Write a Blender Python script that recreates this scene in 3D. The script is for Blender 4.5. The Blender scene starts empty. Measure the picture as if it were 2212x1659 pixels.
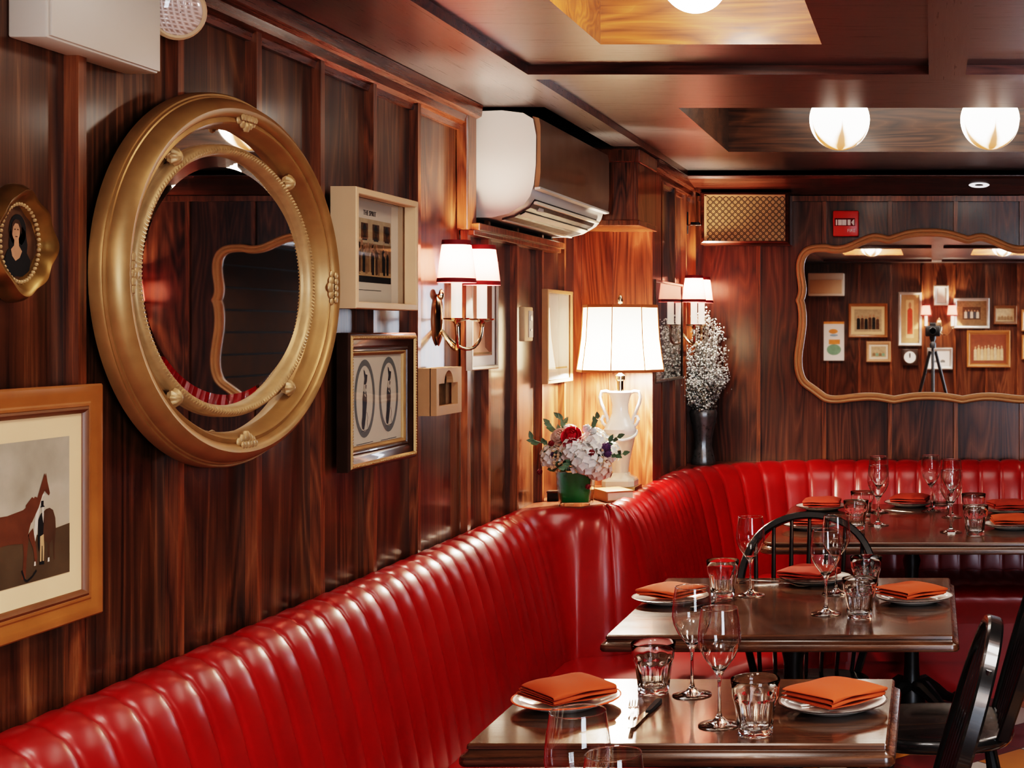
import bpy, bmesh, math, random
from mathutils import Vector, Matrix
random.seed(7)
PI = math.pi
S = bpy.context.scene
COL = S.collection
# ---- calibrated frame of the photograph (2212 x 1659) -------------------
F, VX, VY, CZ = 3200.0, 2015.0, 715.0, 1.54      # focal length and axis in pixels, lens height in m
def at(x, y, d):            # pixel seen at distance d from the lens plane
    return Vector(((x-VX)*d/F, d, CZ+(VY-y)*d/F))
def on_x(x, y, X):          # pixel on a plane of constant X
    return at(x, y, F*X/(x-VX))
def on_z(x, y, z):          # pixel on a horizontal plane
    return at(x, y, F*(CZ-z)/(y-VY))
XL, XL2, YB, YF, XR = -1.41, -1.132, 6.90, -1.05, 2.6
ZC = 2.22

# ---- mesh builder --------------------------------------------------------
class MB:
    def __init__(s): s.bm = bmesh.new(); s.mi = 0
    def _f(s, vs):
        try:
            f = s.bm.faces.new(vs); f.material_index = s.mi; return f
        except ValueError: return None
    def v(s, p): return s.bm.verts.new(p)
    def box(s, c, size, bevel=0.0, rot=None):
        hx, hy, hz = size[0]/2, size[1]/2, size[2]/2
        c = Vector(c); M = rot.to_3x3() if rot else Matrix.Identity(3)
        g = [s.v(c+M@Vector((x, y, z))) for x in (-hx, hx) for y in (-hy, hy) for z in (-hz, hz)]
        fs = [s._f([g[i] for i in q]) for q in ((0,1,3,2),(4,6,7,5),(0,4,5,1),(2,3,7,6),(0,2,6,4),(1,5,7,3))]
        if bevel:
            es = list({e for f in fs for e in f.edges})
            bmesh.ops.bevel(s.bm, geom=es, offset=bevel, segments=2, affect='EDGES', profile=.5)
        return s
    def rings(s, rings, close=True, caps=False, loop=False):
        V = [[s.v(p) for p in r] for r in rings]
        n = len(V[0]); m = len(V)
        for i in range(m if loop else m-1):
            a, b = V[i], V[(i+1) % m]
            for j in range(n if close else n-1):
                k = (j+1) % n; s._f([a[j], a[k], b[k], b[j]])
        if caps:
            s._f(V[0][::-1]); s._f(V[-1])
        return s
    def lathe(s, prof, n=32, c=(0,0,0), mod=None):
        rr = []
        for r, z in prof:
            ring = []
            for i in range(n):
                a = 2*PI*i/n; q = r*(mod(a, z) if mod else 1)
                ring.append((c[0]+q*math.cos(a), c[1]+q*math.sin(a), c[2]+z))
            rr.append(ring)
        V = []
        for (r, z), ring in zip(prof, rr):
            V.append([s.v((c[0], c[1], c[2]+z))] if r < 1e-6 else [s.v(p) for p in ring])
        for a, b in zip(V, V[1:]):
            for j in range(n):
                k = (j+1) % n
                if len(a) == 1 and len(b) == 1: continue
                if len(a) == 1: s._f([a[0], b[k], b[j]])
                elif len(b) == 1: s._f([a[j], a[k], b[0]])
                else: s._f([a[j], a[k], b[k], b[j]])
        return s
    def tube(s, pts, r, n=10, flat=1.0, up=None, loop=False, caps=True):
        pts = [Vector(p) for p in pts]; m = len(pts)
        rs = r if isinstance(r, (list, tuple)) else [r]*m
        rings = []; prev = None
        for i, p in enumerate(pts):
            if loop: t = pts[(i+1) % m]-pts[i-1]
            else: t = pts[min(i+1, m-1)]-pts[max(i-1, 0)]
            t.normalize()
            if up is not None: u = Vector(up)
            elif prev is None: u = Vector((0,0,1)) if abs(t.z) < .9 else Vector((1,0,0))
            else: u = prev
            x = u-t*u.dot(t)
            if x.length < 1e-5: x = Vector((1,0,0))-t*t.x
            x.normalize(); prev = x; y = t.cross(x)
            rings.append([p+x*(rs[i]*flat*math.cos(2*PI*k/n))+y*(rs[i]*math.sin(2*PI*k/n)) for k in range(n)])
        return s.rings(rings, caps=caps and not loop, loop=loop)
    def ball(s, c, r, n=12, sq=(1,1,1)):
        m = max(4, n//2)
        prof = [(math.sin(PI*i/m), -math.cos(PI*i/m)) for i in range(m+1)]
        c = Vector(c); V = []
        for q, z in prof:
            V.append([s.v(c+Vector((0,0,z*r*sq[2])))] if q < 1e-6 else
                     [s.v(c+Vector((q*r*sq[0]*math.cos(2*PI*k/n), q*r*sq[1]*math.sin(2*PI*k/n), z*r*sq[2]))) for k in range(n)])
        for a, b in zip(V, V[1:]):
            for j in range(n):
                k = (j+1) % n
                if len(a) == 1: s._f([a[0], b[k], b[j]])
                elif len(b) == 1: s._f([a[j], a[k], b[0]])
                else: s._f([a[j], a[k], b[k], b[j]])
        return s
    def poly(s, pts): s._f([s.v(p) for p in pts]); return s
    def prism(s, pts, vec):         # planar polygon extruded along vec
        a = [s.v(p) for p in pts]; b = [s.v(Vector(p)+Vector(vec)) for p in pts]
        n = len(a)
        for i in range(n): s._f([a[i], a[(i+1) % n], b[(i+1) % n], b[i]])
        s._f(a[::-1]); s._f(b); return s
    def holed(s, outer, inner, vec):    # plate with a hole, extruded along vec
        vec = Vector(vec)
        for off, flip in ((Vector((0,0,0)), 0), (vec, 1)):
            o = [s.v(Vector(p)+off) for p in outer]; i = [s.v(Vector(p)+off) for p in inner]
            es = [s.bm.edges.new((l[k], l[(k+1) % len(l)])) for l in (o, i) for k in range(len(l))]
            bmesh.ops.triangle_fill(s.bm, edges=es, use_beauty=True)
            if not flip: O, I = o, i
            else: O2, I2 = o, i
        for A, B in ((O, O2), (I, I2)):
            n = len(A)
            for k in range(n): s._f([A[k], A[(k+1) % n], B[(k+1) % n], B[k]])
        return s
    def build(s, name, mats, parent=None, sharp=35, smooth=True, recalc=True, uvless=True):
        if recalc: bmesh.ops.recalc_face_normals(s.bm, faces=s.bm.faces[:])
        me = bpy.data.meshes.new(name); s.bm.to_mesh(me); s.bm.free()
        for m in (mats if isinstance(mats, (list, tuple)) else [mats]): me.materials.append(m)
        if smooth:
            me.polygons.foreach_set('use_smooth', [True]*len(me.polygons))
            me.set_sharp_from_angle(angle=math.radians(sharp))
        o = bpy.data.objects.new(name, me); COL.objects.link(o)
        if parent: o.parent = parent
        return o
def tag(o, label=None, cat=None, group=None, kind=None):
    if label: o['label'] = label
    if cat: o['category'] = cat
    if group: o['group'] = group
    if kind: o['kind'] = kind
    return o
def empty(name, loc, label, cat, rz=0, group=None):
    o = bpy.data.objects.new(name, None); COL.objects.link(o)
    o.empty_display_size = .05
    o.location = loc; o.rotation_euler = (0, 0, rz)
    return tag(o, label, cat, group)
def copy_tree(o, parent=None):
    c = o.copy(); COL.objects.link(c)
    if parent: c.parent = parent
    for ch in list(o.children): copy_tree(ch, c)
    return c
def struct(mb, name, mats, **k):
    return tag(mb.build(name, mats, **k), kind='structure')
def text(name, body, size, loc, rot, mat, parent, extrude=.0004, align='CENTER'):
    cu = bpy.data.curves.new(name, 'FONT'); cu.body = body; cu.size = size; cu.extrude = extrude
    cu.align_x = align; cu.align_y = 'CENTER'; cu.materials.append(mat)
    t = bpy.data.objects.new(name+'_outline', cu); COL.objects.link(t); dg = bpy.context.evaluated_depsgraph_get()
    me = bpy.data.meshes.new_from_object(t.evaluated_get(dg)); bpy.data.objects.remove(t); me.name = name
    if not me.materials: me.materials.append(mat)
    o = bpy.data.objects.new(name, me); COL.objects.link(o); o.location = loc; o.rotation_euler = rot; o.parent = parent
    return o

# ---- materials -----------------------------------------------------------
class NT:
    def __init__(s, name):
        s.m = bpy.data.materials.new(name); s.m.use_nodes = True
        s.t = s.m.node_tree; s.n = s.t.nodes; s.b = s.n['Principled BSDF']; s.out = s.n['Material Output']
    def add(s, typ, **k):
        n = s.n.new(typ)
        for a, v in k.items():
            if a == 'inp':
                for i, x in v.items():
                    if hasattr(x, 'outputs') or isinstance(x, bpy.types.NodeSocket): s.t.links.new(x if isinstance(x, bpy.types.NodeSocket) else x.outputs[0], n.inputs[i])
                    else: n.inputs[i].default_value = x
            else: setattr(n, a, v)
        return n
    def link(s, a, b): s.t.links.new(a if isinstance(a, bpy.types.NodeSocket) else a.outputs[0], b)
    def math(s, op, a, b=0.0, c=0.0):
        return s.add('ShaderNodeMath', operation=op, inp={0: a, 1: b, 2: c})
    def mix(s, f, a, b, blend='MIX'):
        n = s.n.new('ShaderNodeMix'); n.data_type = 'RGBA'; n.blend_type = blend
        for i, x in ((0, f), (6, a), (7, b)):
            if isinstance(x, bpy.types.NodeSocket): s.t.links.new(x, n.inputs[i])
            elif hasattr(x, 'outputs'): s.t.links.new(x.outputs[0], n.inputs[i])
            elif i == 0: n.inputs[i].default_value = x
            else: n.inputs[i].default_value = (*x, 1)
        return n.outputs[2]
    def ramp(s, f, stops):
        n = s.n.new('ShaderNodeValToRGB'); e = n.color_ramp.elements
        while len(e) > 1: e.remove(e[-1])
        e[0].position = stops[0][0]; e[0].color = (*stops[0][1], 1)
        for p, c in stops[1:]:
            q = e.new(p); q.color = (*c, 1)
        s.link(f, n.inputs[0]); return n.outputs[0]
    def set(s, **k):
        names = dict(rough='Roughness', metal='Metallic', spec='Specular IOR Level', coat='Coat Weight', coatr='Coat Roughness', trans='Transmission Weight', ior='IOR', es='Emission Strength', sheen='Sheen Weight')
        for a, v in k.items():
            if a in ('col', 'em'):
                i = s.b.inputs['Base Color' if a == 'col' else 'Emission Color']
                if isinstance(v, bpy.types.NodeSocket): s.t.links.new(v, i)
                else: i.default_value = (*v, 1)
            else:
                i = s.b.inputs[names[a]]
                if isinstance(v, (int, float)): i.default_value = v
                else: s.link(v, i)
        return s
    def bump(s, h, strength=.2, dist=.002):
        b = s.add('ShaderNodeBump', inp={'Strength': strength, 'Distance': dist, 'Height': h}); s.link(b.outputs[0], s.b.inputs['Normal'])
def noisy(name, col, rough=.5, var=.15, scale=30, **k):
    t = NT(name)
    tc = t.add('ShaderNodeTexCoord')
    n = t.add('ShaderNodeTexNoise', inp={'Vector': tc.outputs['Object'], 'Scale': scale, 'Detail': 4.0})
    c = t.mix(n.outputs[0], tuple(x*(1-var) for x in col), tuple(min(1, x*(1+var)) for x in col))
    r = t.math('MULTIPLY_ADD', n.outputs[0], .2, rough-.1)
    t.set(col=c, rough=r, **k); return t.m
def wood(name, dark, mid, light, axis='Z', board=None, baxis='Y', b0=0.0, rough=.28, coat=.35, fig=1.0, scale=1.0, tone=.35, bump=.12, coatr=.14, spec=.5):
    """stained oak: long grain along axis, cathedral rings, pores; per-board offset when board (width) is given"""
    t = NT(name)
    tc = t.add('ShaderNodeTexCoord'); sep = t.add('ShaderNodeSeparateXYZ', inp={0: tc.outputs['Object']})
    ax = 'XYZ'.index(axis)
    st = [1.0, 1.0, 1.0]; st[ax] = .11
    vec = tc.outputs['Object']
    if board:
        q = t.math('FLOOR', t.math('DIVIDE', t.math('SUBTRACT', sep.outputs['XYZ'.index(baxis)], b0), board))
        wn = t.add('ShaderNodeTexWhiteNoise', noise_dimensions='1D', inp={'W': q})
        off = t.add('ShaderNodeVectorMath', operation='SCALE', inp={0: wn.outputs['Color'], 'Scale': 9.0})
        vec = t.add('ShaderNodeVectorMath', operation='ADD', inp={0: vec, 1: off}).outputs[0]
    mp = t.add('ShaderNodeMapping', inp={'Vector': vec, 'Scale': [a*scale for a in st]})
    big = t.add('ShaderNodeTexNoise', inp={'Vector': mp.outputs[0], 'Scale': 5.0, 'Detail': 2.0, 'Distortion': .6})
    ring = t.math('FRACT', t.math('MULTIPLY', big.outputs[0], 14.0*fig))
    ring = t.math('ABSOLUTE', t.math('SUBTRACT', ring, .45))
    st2 = [70.0, 70.0, 70.0]; st2[ax] = 1.6
    mp2 = t.add('ShaderNodeMapping', inp={'Vector': vec, 'Scale': [a*scale for a in st2]})
    pore = t.add('ShaderNodeTexNoise', inp={'Vector': mp2.outputs[0], 'Scale': 2.2, 'Detail': 5.0, 'Roughness': .7})
    st3 = [6.0, 6.0, 6.0]; st3[ax] = .7
    mp3 = t.add('ShaderNodeMapping', inp={'Vector': vec, 'Scale': [a*scale for a in st3]})
    blot = t.add('ShaderNodeTexNoise', inp={'Vector': mp3.outputs[0], 'Scale': 1.2, 'Detail': 3.0})
    h = t.math('ADD', t.math('MULTIPLY', ring, .55), t.math('MULTIPLY', pore.outputs[0], .75))
    h = t.math('ADD', h, t.math('MULTIPLY_ADD', blot.outputs[0], .7, -.42))
    c = t.ramp(h, [(.18, dark), (.52, mid), (.9, light)])
    if board:
        k = t.math('MULTIPLY_ADD', wn.outputs['Value'], tone, 1-tone/2)
        cc = t.add('ShaderNodeCombineColor', inp={0: k, 1: k, 2: k})
        c = t.mix(1.0, c, cc.outputs[0], 'MULTIPLY')
    r = t.math('MULTIPLY_ADD', pore.outputs[0], .25, rough-.12)
    t.set(col=c, rough=r, coat=coat, coatr=coatr, spec=spec); t.b.inputs['Coat IOR'].default_value = 2.1 if spec > .9 else 1.5; t.bump(pore.outputs[0], bump, .001)
    return t.m
M = {}
M['panel'] = wood('oak_panel_left', (.018,.006,.003), (.090,.036,.014), (.27,.125,.052), 'Z', .317, 'Y', .207, rough=.34, coat=.5, tone=.5)
M['panel_back'] = wood('oak_panel_back', (.022,.007,.004), (.105,.036,.016), (.25,.10,.046), 'Z', .306, 'X', .107, rough=.33, coat=.3, tone=.4, fig=1.3)
M['panel_front'] = wood('oak_panel_front', (.03,.009,.004), (.12,.042,.016), (.24,.10,.04), 'Z', .3155, 'X', 0, rough=.4, coat=.2)
M['pilaster'] = wood('oak_pilaster', (.055,.012,.005), (.22,.060,.024), (.42,.15,.075), 'Z', rough=.36, coat=.2, fig=1.8)
M['batten'] = wood('oak_batten', (.05,.015,.006), (.19,.066,.024), (.34,.135,.055), 'Z', rough=.32, coat=.3, scale=1.7)
M['ceil'] = wood('lacquered_ceiling', (.008,.0035,.003), (.030,.0135,.011), (.065,.032,.025), 'X', rough=.30, coat=1.0, fig=.8, bump=.06, coatr=.36, spec=1.0)
M['ceil_y'] = wood('lacquered_ceiling_length', (.008,.0035,.003), (.030,.0135,.011), (.065,.032,.025), 'Y', rough=.30, coat=1.0, fig=.8, bump=.06, coatr=.36, spec=1.0)
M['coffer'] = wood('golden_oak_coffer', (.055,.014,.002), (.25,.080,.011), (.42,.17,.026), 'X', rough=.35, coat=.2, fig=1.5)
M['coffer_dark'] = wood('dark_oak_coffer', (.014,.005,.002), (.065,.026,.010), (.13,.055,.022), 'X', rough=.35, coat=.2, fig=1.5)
M['trim'] = wood('oak_trim', (.035,.010,.005), (.12,.038,.017), (.22,.08,.04), 'Y', rough=.28, coat=.4)
M['trim_x'] = wood('oak_trim_cross', (.03,.008,.005), (.10,.03,.016), (.18,.06,.035), 'X', rough=.3, coat=.35)
M['void'] = noisy('dark_recess_shade', (.006,.004,.003), .8)
M['table'] = wood('walnut_table', (.016,.007,.004), (.062,.028,.012), (.15,.072,.030), 'X', rough=.21, coat=.3, coatr=.07, fig=1.3, bump=.05)
M['table_edge'] = wood('walnut_table_edge', (.02,.008,.004), (.075,.033,.015), (.15,.07,.03), 'X', rough=.28, coat=.4, bump=.05)
M['black_paint'] = noisy('black_chair_lacquer', (.008,.008,.008), .24, .05, 3, coat=.4)
M['iron'] = noisy('black_cast_iron', (.006,.006,.006), .4)
M['gilt'] = noisy('old_gilt', (.36,.215,.090), .42, .28, 22, metal=.45)
M['gilt_light'] = noisy('worn_gilt', (.45,.305,.155), .45, .3, 40, metal=.35)
M['gilt_dark'] = noisy('dark_bronze_gilt', (.24,.14,.045), .34, .35, 30, metal=.65)
M['frame_brown'] = noisy('orange_brown_wood_frame', (.33,.135,.04), .36, .25, 14, coat=.3)
M['frame_brown2'] = noisy('dark_fillet', (.16,.065,.022), .4, .25, 20)
M['frame_cream'] = noisy('pale_cream_wood_frame', (.66,.46,.28), .5, .08, 12)
M['frame_dark'] = noisy('dark_walnut_frame', (.045,.022,.012), .35, .3, 20, coat=.3)
M['frame_tan'] = noisy('raw_oak_frame', (.47,.27,.14), .5, .15, 25)
M['silver'] = noisy('silver_leaf_frame', (.55,.52,.47), .35, .2, 25, metal=.6)
M['mat_cream'] = noisy('aged_cream_mount', (.76,.56,.33), .8, .10, 7)
M['paper'] = noisy('pale_paper', (.72,.63,.50), .8, .06, 9)
M['paper_white'] = noisy('white_paper', (.80,.76,.70), .8, .04, 9)
M['cream_wood'] = noisy('limed_wood_mirror_frame', (.52,.29,.14), .42, .16, 16, coat=.15)
M['plastic'] = noisy('cream_plastic', (.70,.62,.50), .42, .03, 6)
M['plastic_white'] = noisy('white_plastic', (.48,.46,.43), .45, .03, 6)
M['plastic_shaded'] = noisy('shaded_front_panel', (.17,.10,.058), .34, .08, 9, coat=.3)  # shade and dark wood reflection put into the panel's brown
M['black_plastic'] = noisy('black_plastic', (.012,.012,.012), .45)
M['red_plastic'] = noisy('red_plastic', (.62,.035,.015), .35, .08)
M['white_letter'] = noisy('white_lettering', (.85,.75,.68), .6, .02)
M['ink'] = noisy('grey_ink', (.10,.09,.08), .8)
M['brass'] = noisy('polished_silver_brass', (.78,.66,.48), .16, .1, 20, metal=1.0)
M['steel'] = noisy('polished_steel', (.66,.63,.58), .14, .06, 40, metal=1.0)
M['candle'] = noisy('cream_candle_sleeve', (.85,.78,.66), .5, .03, em=(1,.82,.6), es=.7)
M['ceramic'] = noisy('cream_ceramic', (.78,.66,.52), .22, .05, 8, coat=.5)
M['ceramic_white'] = noisy('white_glazed_ceramic', (.86,.82,.76), .18, .03, 8, coat=.5)
M['china'] = noisy('white_china', (.80,.76,.69), .15, .03, 8, coat=.5)
M['china_rim'] = noisy('dark_plate_rim', (.05,.035,.03), .25)
M['china_rim_reflection'] = noisy('red_reflection_plate_rim', (.62,.10,.035), .25)  # reflection of the red banquette painted into the rim colour
M['napkin'] = noisy('burnt_orange_linen', (.33,.056,.009), .85, .12, 160)
M['napkin_far'] = noisy('rust_red_linen', (.30,.036,.013), .85, .12, 160)
M['grey_vase'] = noisy('mottled_grey_pewter', (.17,.17,.17), .3, .5, 60, metal=.55)
M['leaf'] = noisy('grey_green_leaf', (.12,.19,.12), .6, .3, 60)
M['leaf_dark'] = noisy('dark_green_leaf_lining', (.012,.22,.055), .3, .4, 30, coat=.4)
M['petal'] = noisy('white_hydrangea_petal', (.82,.78,.72), .7, .06, 60)
M['petal_blush'] = noisy('blush_petal', (.80,.58,.47), .7, .08, 60)
M['petal_red'] = noisy('crimson_rose_petal', (.62,.02,.05), .6, .2, 60)
M['petal_pink'] = noisy('pink_petal', (.78,.28,.30), .6, .15, 60)
M['berry'] = noisy('burgundy_berry', (.16,.012,.02), .4)
M['berry_cream'] = noisy('peach_berry', (.66,.45,.28), .5)
M['purple'] = noisy('purple_thistle', (.10,.05,.13), .6)
M['frost'] = noisy('dusty_white_blossom', (.62,.64,.62), .8, .25, 80)
M['stem'] = noisy('grey_dried_stem', (.20,.19,.16), .8)
M['book_cover'] = noisy('tan_book_cover', (.38,.17,.07), .5)
M['pages'] = noisy('ivory_pages', (.76,.62,.47), .8)
def leather():
    t = NT('glossy_red_leather'); tc = t.add('ShaderNodeTexCoord')
    n = t.add('ShaderNodeTexNoise', inp={'Vector': tc.outputs['Object'], 'Scale': 7.0, 'Detail': 5.0})
    g = t.add('ShaderNodeTexVoronoi', inp={'Vector': tc.outputs['Object'], 'Scale': 420.0})
    c = t.mix(n.outputs[0], (.19,.0025,.003), (.31,.006,.004))
    t.set(col=c, rough=t.math('MULTIPLY_ADD', n.outputs[0], .08, .29), coat=.2, coatr=.2)
    t.bump(g.outputs[0], .015, .0004); return t.m
M['leather'] = leather()
def glass(name, rough=0.0, col=(1,1,1)):
    t = NT(name); g = t.add('ShaderNodeBsdfGlass', inp={'Color': (*col, 1), 'Roughness': rough, 'IOR': 1.48}); t.link(g.outputs[0], t.out.inputs[0]); return t.m
def thin_glass(name, tint=(.97,.97,.96), gain=1.0, pw=4.5):
    t = NT(name)
    a = t.add('ShaderNodeBsdfTransparent', inp={0: (*tint, 1)}); b = t.add('ShaderNodeBsdfGlossy', inp={'Roughness': .02})
    f = t.add('ShaderNodeLayerWeight', inp={'Blend': .5}); k = t.math('MULTIPLY_ADD', t.math('POWER', f.outputs['Facing'], pw), .85*gain, .045*gain)
    k.use_clamp = True
    mx = t.add('ShaderNodeMixShader', inp={0: k, 1: a, 2: b}); t.link(mx.outputs[0], t.out.inputs[0]); return t.m
M['glass'] = glass('clear_tumbler_glass')
def clear_glass():
    t = NT('clear_pressed_glass'); g = t.add('ShaderNodeBsdfGlass', inp={'Color': (1,1,1,1), 'Roughness': .0, 'IOR': 1.30}); tr = t.add('ShaderNodeBsdfTransparent', inp={0: (.98,.98,.97,1)})
    mx = t.add('ShaderNodeMixShader', inp={0: .0, 1: g, 2: tr}); t.link(mx.outputs[0], t.out.inputs[0]); return t.m
M['glass'] = clear_glass()
M['bowl'] = thin_glass('thin_wineglass_bowl', (.95,.945,.935), 1.5, 2.3)
M['pane'] = thin_glass('picture_glass', (.96,.96,.96), 1.3)
M['vase_glass'] = thin_glass('square_vase_glass', (.93,.96,.94), 1.6)
def mirror(name, col=(.86,.84,.82)):
    t = NT(name); t.set(col=col, metal=1.0, rough=.015); return t.m
M['mirror'] = mirror('silvered_mirror'); 
def emit(name, col, s, base=(.8,.8,.8)):
    t = NT(name); t.set(col=base, em=col, es=s, rough=.3); return t.m
def globe_mat():
    t = NT('amber_petal_opal_globe'); tc = t.add('ShaderNodeTexCoord'); sp = t.add('ShaderNodeSeparateXYZ', inp={0: tc.outputs['Object']})
    ang = t.math('ARCTAN2', sp.outputs[1], sp.outputs[0])
    n = t.add('ShaderNodeTexNoise', inp={'Vector': tc.outputs['Object'], 'Scale': 14.0, 'Detail': 2.0})
    pet = t.math('ABSOLUTE', t.math('SINE', t.math('MULTIPLY_ADD', ang, 2.5, .4)))     # 5 petals
    pet = t.math('POWER', pet, .40)
    low = t.math('MULTIPLY', sp.outputs[2], -10.5)                                         # 0 at centre, ~1 at bottom
    k = t.math('SUBTRACT', t.math('ADD', low, t.math('MULTIPLY', n.outputs[0], .35)), t.math('MULTIPLY', pet, .98))
    k = t.math('MULTIPLY', k, 2.6); k.use_clamp = True
    c = t.mix(k.outputs[0], (1.0,.87,.70), (.62,.20,.012))
    st = t.math('MULTIPLY_ADD', k, -4.6, 5.4)
    t.set(col=(.9,.85,.8), em=c, es=st.outputs[0], rough=.12, coat=.6); return t.m
M['globe'] = globe_mat()
M['globe_hot'] = emit('hot_opal_globe', (1,.88,.74), 24)
def shade_mat(name, col, ec, es, edge, deep=None):
    """pleated lampshade cloth: lets the bulb's light through, glows most where the cloth faces outwards"""
    t = NT(name)
    d = t.add('ShaderNodeBsdfDiffuse', inp={0: (*col, 1)}); tr = t.add('ShaderNodeBsdfTranslucent', inp={0: (*ec, 1)})
    if deep:       # slanting light crosses more cloth and comes out redder and dimmer
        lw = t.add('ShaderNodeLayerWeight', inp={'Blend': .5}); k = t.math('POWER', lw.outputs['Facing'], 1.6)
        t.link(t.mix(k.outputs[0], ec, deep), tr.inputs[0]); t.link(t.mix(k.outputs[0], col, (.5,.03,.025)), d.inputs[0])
    mx = t.add('ShaderNodeMixShader', inp={0: .6, 1: d, 2: tr})
    e = t.add('ShaderNodeEmission', inp={0: (*edge, 1), 1: es}); ad = t.add('ShaderNodeAddShader', inp={0: mx, 1: e})
    t.link(ad.outputs[0], t.out.inputs[0]); return t.m
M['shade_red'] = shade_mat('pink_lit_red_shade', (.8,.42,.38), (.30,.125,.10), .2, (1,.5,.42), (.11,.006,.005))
M['shade_trim'] = noisy('dark_red_shade_trim', (.20,.012,.014), .7, .1, 60)
M['shade_cream'] = shade_mat('lit_cream_shade', (.85,.76,.64), (.34,.285,.21), .9, (1,.84,.64))
M['shade_trim2'] = noisy('rust_shade_trim', (.36,.12,.035), .7, .1, 60)
M['bulb'] = emit('lit_bulb', (1,.75,.48), 30)
def floor_mat():
    t = NT('harlequin_floor_tile'); tc = t.add('ShaderNodeTexCoord')
    mp = t.add('ShaderNodeMapping', inp={'Vector': tc.outputs['Object'], 'Rotation': (0,0,PI/4), 'Scale': (4.4,4.4,4.4)})
    sp = t.add('ShaderNodeSeparateXYZ', inp={0: mp.outputs[0]})
    i = t.math('FLOOR', sp.outputs[0]); j = t.math('FLOOR', sp.outputs[1])
    q = t.math('FLOORED_MODULO', t.math('ADD', i, t.math('MULTIPLY', j, 2.0)), 4.0)
    q = t.math('DIVIDE', q, 4.0)
    n = t.add('ShaderNodeTexNoise', inp={'Vector': tc.outputs['Object'], 'Scale': 9.0, 'Detail': 6.0})
    r = t.n.new('ShaderNodeValToRGB'); r.color_ramp.interpolation = 'CONSTANT'; e = r.color_ramp.elements
    e[0].position = 0; e[0].color = (.60,.54,.47,1); e[1].position = .2; e[1].color = (.12,.018,.018,1)
    x = e.new(.45); x.color = (.50,.20,.035,1); x = e.new(.7); x.color = (.14,.02,.02,1)
    t.link(q.outputs[0], r.inputs[0])
    c = t.mix(t.math('MULTIPLY', n.outputs[0], .35).outputs[0], r.outputs[0], (.05,.04,.03))
    fx = t.math('ABSOLUTE', t.math('SUBTRACT', t.math('FRACT', sp.outputs[0]), .5)); fy = t.math('ABSOLUTE', t.math('SUBTRACT', t.math('FRACT', sp.outputs[1]), .5))
    g = t.math('GREATER_THAN', t.math('MAXIMUM', fx, fy), .488)
    t.set(col=t.mix(g.outputs[0], c, (.05,.04,.035)), rough=.28, coat=.2); return t.m
M['floor'] = floor_mat()
M['plank'] = noisy('dark_plank', (.035,.020,.012), .9, .4, 8, spec=.08)
def grille_mat():
    t = NT('pierced_tan_grille'); tc = t.add('ShaderNodeTexCoord')
    sp = t.add('ShaderNodeSeparateXYZ', inp={0: tc.outputs['Object']})
    P = .0285
    u = t.math('DIVIDE', sp.outputs[0], P); w = t.math('DIVIDE', sp.outputs[2], P)
    def cell(du, dw):
        a = t.math('SUBTRACT', t.math('FRACT', t.math('ADD', u, du)), .5); b = t.math('SUBTRACT', t.math('FRACT', t.math('ADD', w, dw)), .5)
        r = t.math('SQRT', t.math('ADD', t.math('MULTIPLY', a, a), t.math('MULTIPLY', b, b)))
        an = t.math('ARCTAN2', b, a)
        p = t.math('ABSOLUTE', t.math('COSINE', t.math('MULTIPLY', an, 4.0)))
        lo = t.math('LESS_THAN', t.math('ABSOLUTE', t.math('SUBTRACT', r, .36)), .075)
        return t.math('MULTIPLY', lo, t.math('GREATER_THAN', p, .45))
    k = t.math('MAXIMUM', cell(0, 0), cell(.5, .5))
    t.set(col=t.mix(k.outputs[0], (.40,.25,.12), (.012,.008,.006)), rough=.5, metal=.15); return t.m
M['grille'] = grille_mat()
def lens_mat():
    t = NT('ribbed_lamp_lens'); tc = t.add('ShaderNodeTexCoord'); sp = t.add('ShaderNodeSeparateXYZ', inp={0: tc.outputs['Object']})
    a = t.math('SINE', t.math('MULTIPLY', sp.outputs[1], 900.0)); b = t.math('SINE', t.math('MULTIPLY', sp.outputs[2], 900.0))
    m = t.math('MAXIMUM', a, b)
    t.set(col=t.mix(t.math('MULTIPLY_ADD', m, .5, .5).outputs[0], (.40,.26,.20), (.75,.60,.52)), rough=.15, coat=1.0); t.bump(m, .5, .002); return t.m
M['lens'] = lens_mat()
def sky_print():
    t = NT('sepia_sky_print'); tc = t.add('ShaderNodeTexCoord'); sp = t.add('ShaderNodeSeparateXYZ', inp={0: tc.outputs['Object']})
    n = t.add('ShaderNodeTexNoise', inp={'Vector': tc.outputs['Object'], 'Scale': 9.0, 'Detail': 6.0})
    c = t.ramp(t.math('ADD', t.math('MULTIPLY', sp.outputs[2], 2.3), n.outputs[0]), [(.2, (.42,.34,.23)), (.55, (.47,.41,.31)), (.85, (.33,.29,.21)), (1.0, (.17,.15,.11))])
    t.set(col=c, rough=.6); return t.m
M['sky_print'] = sky_print()
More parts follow.
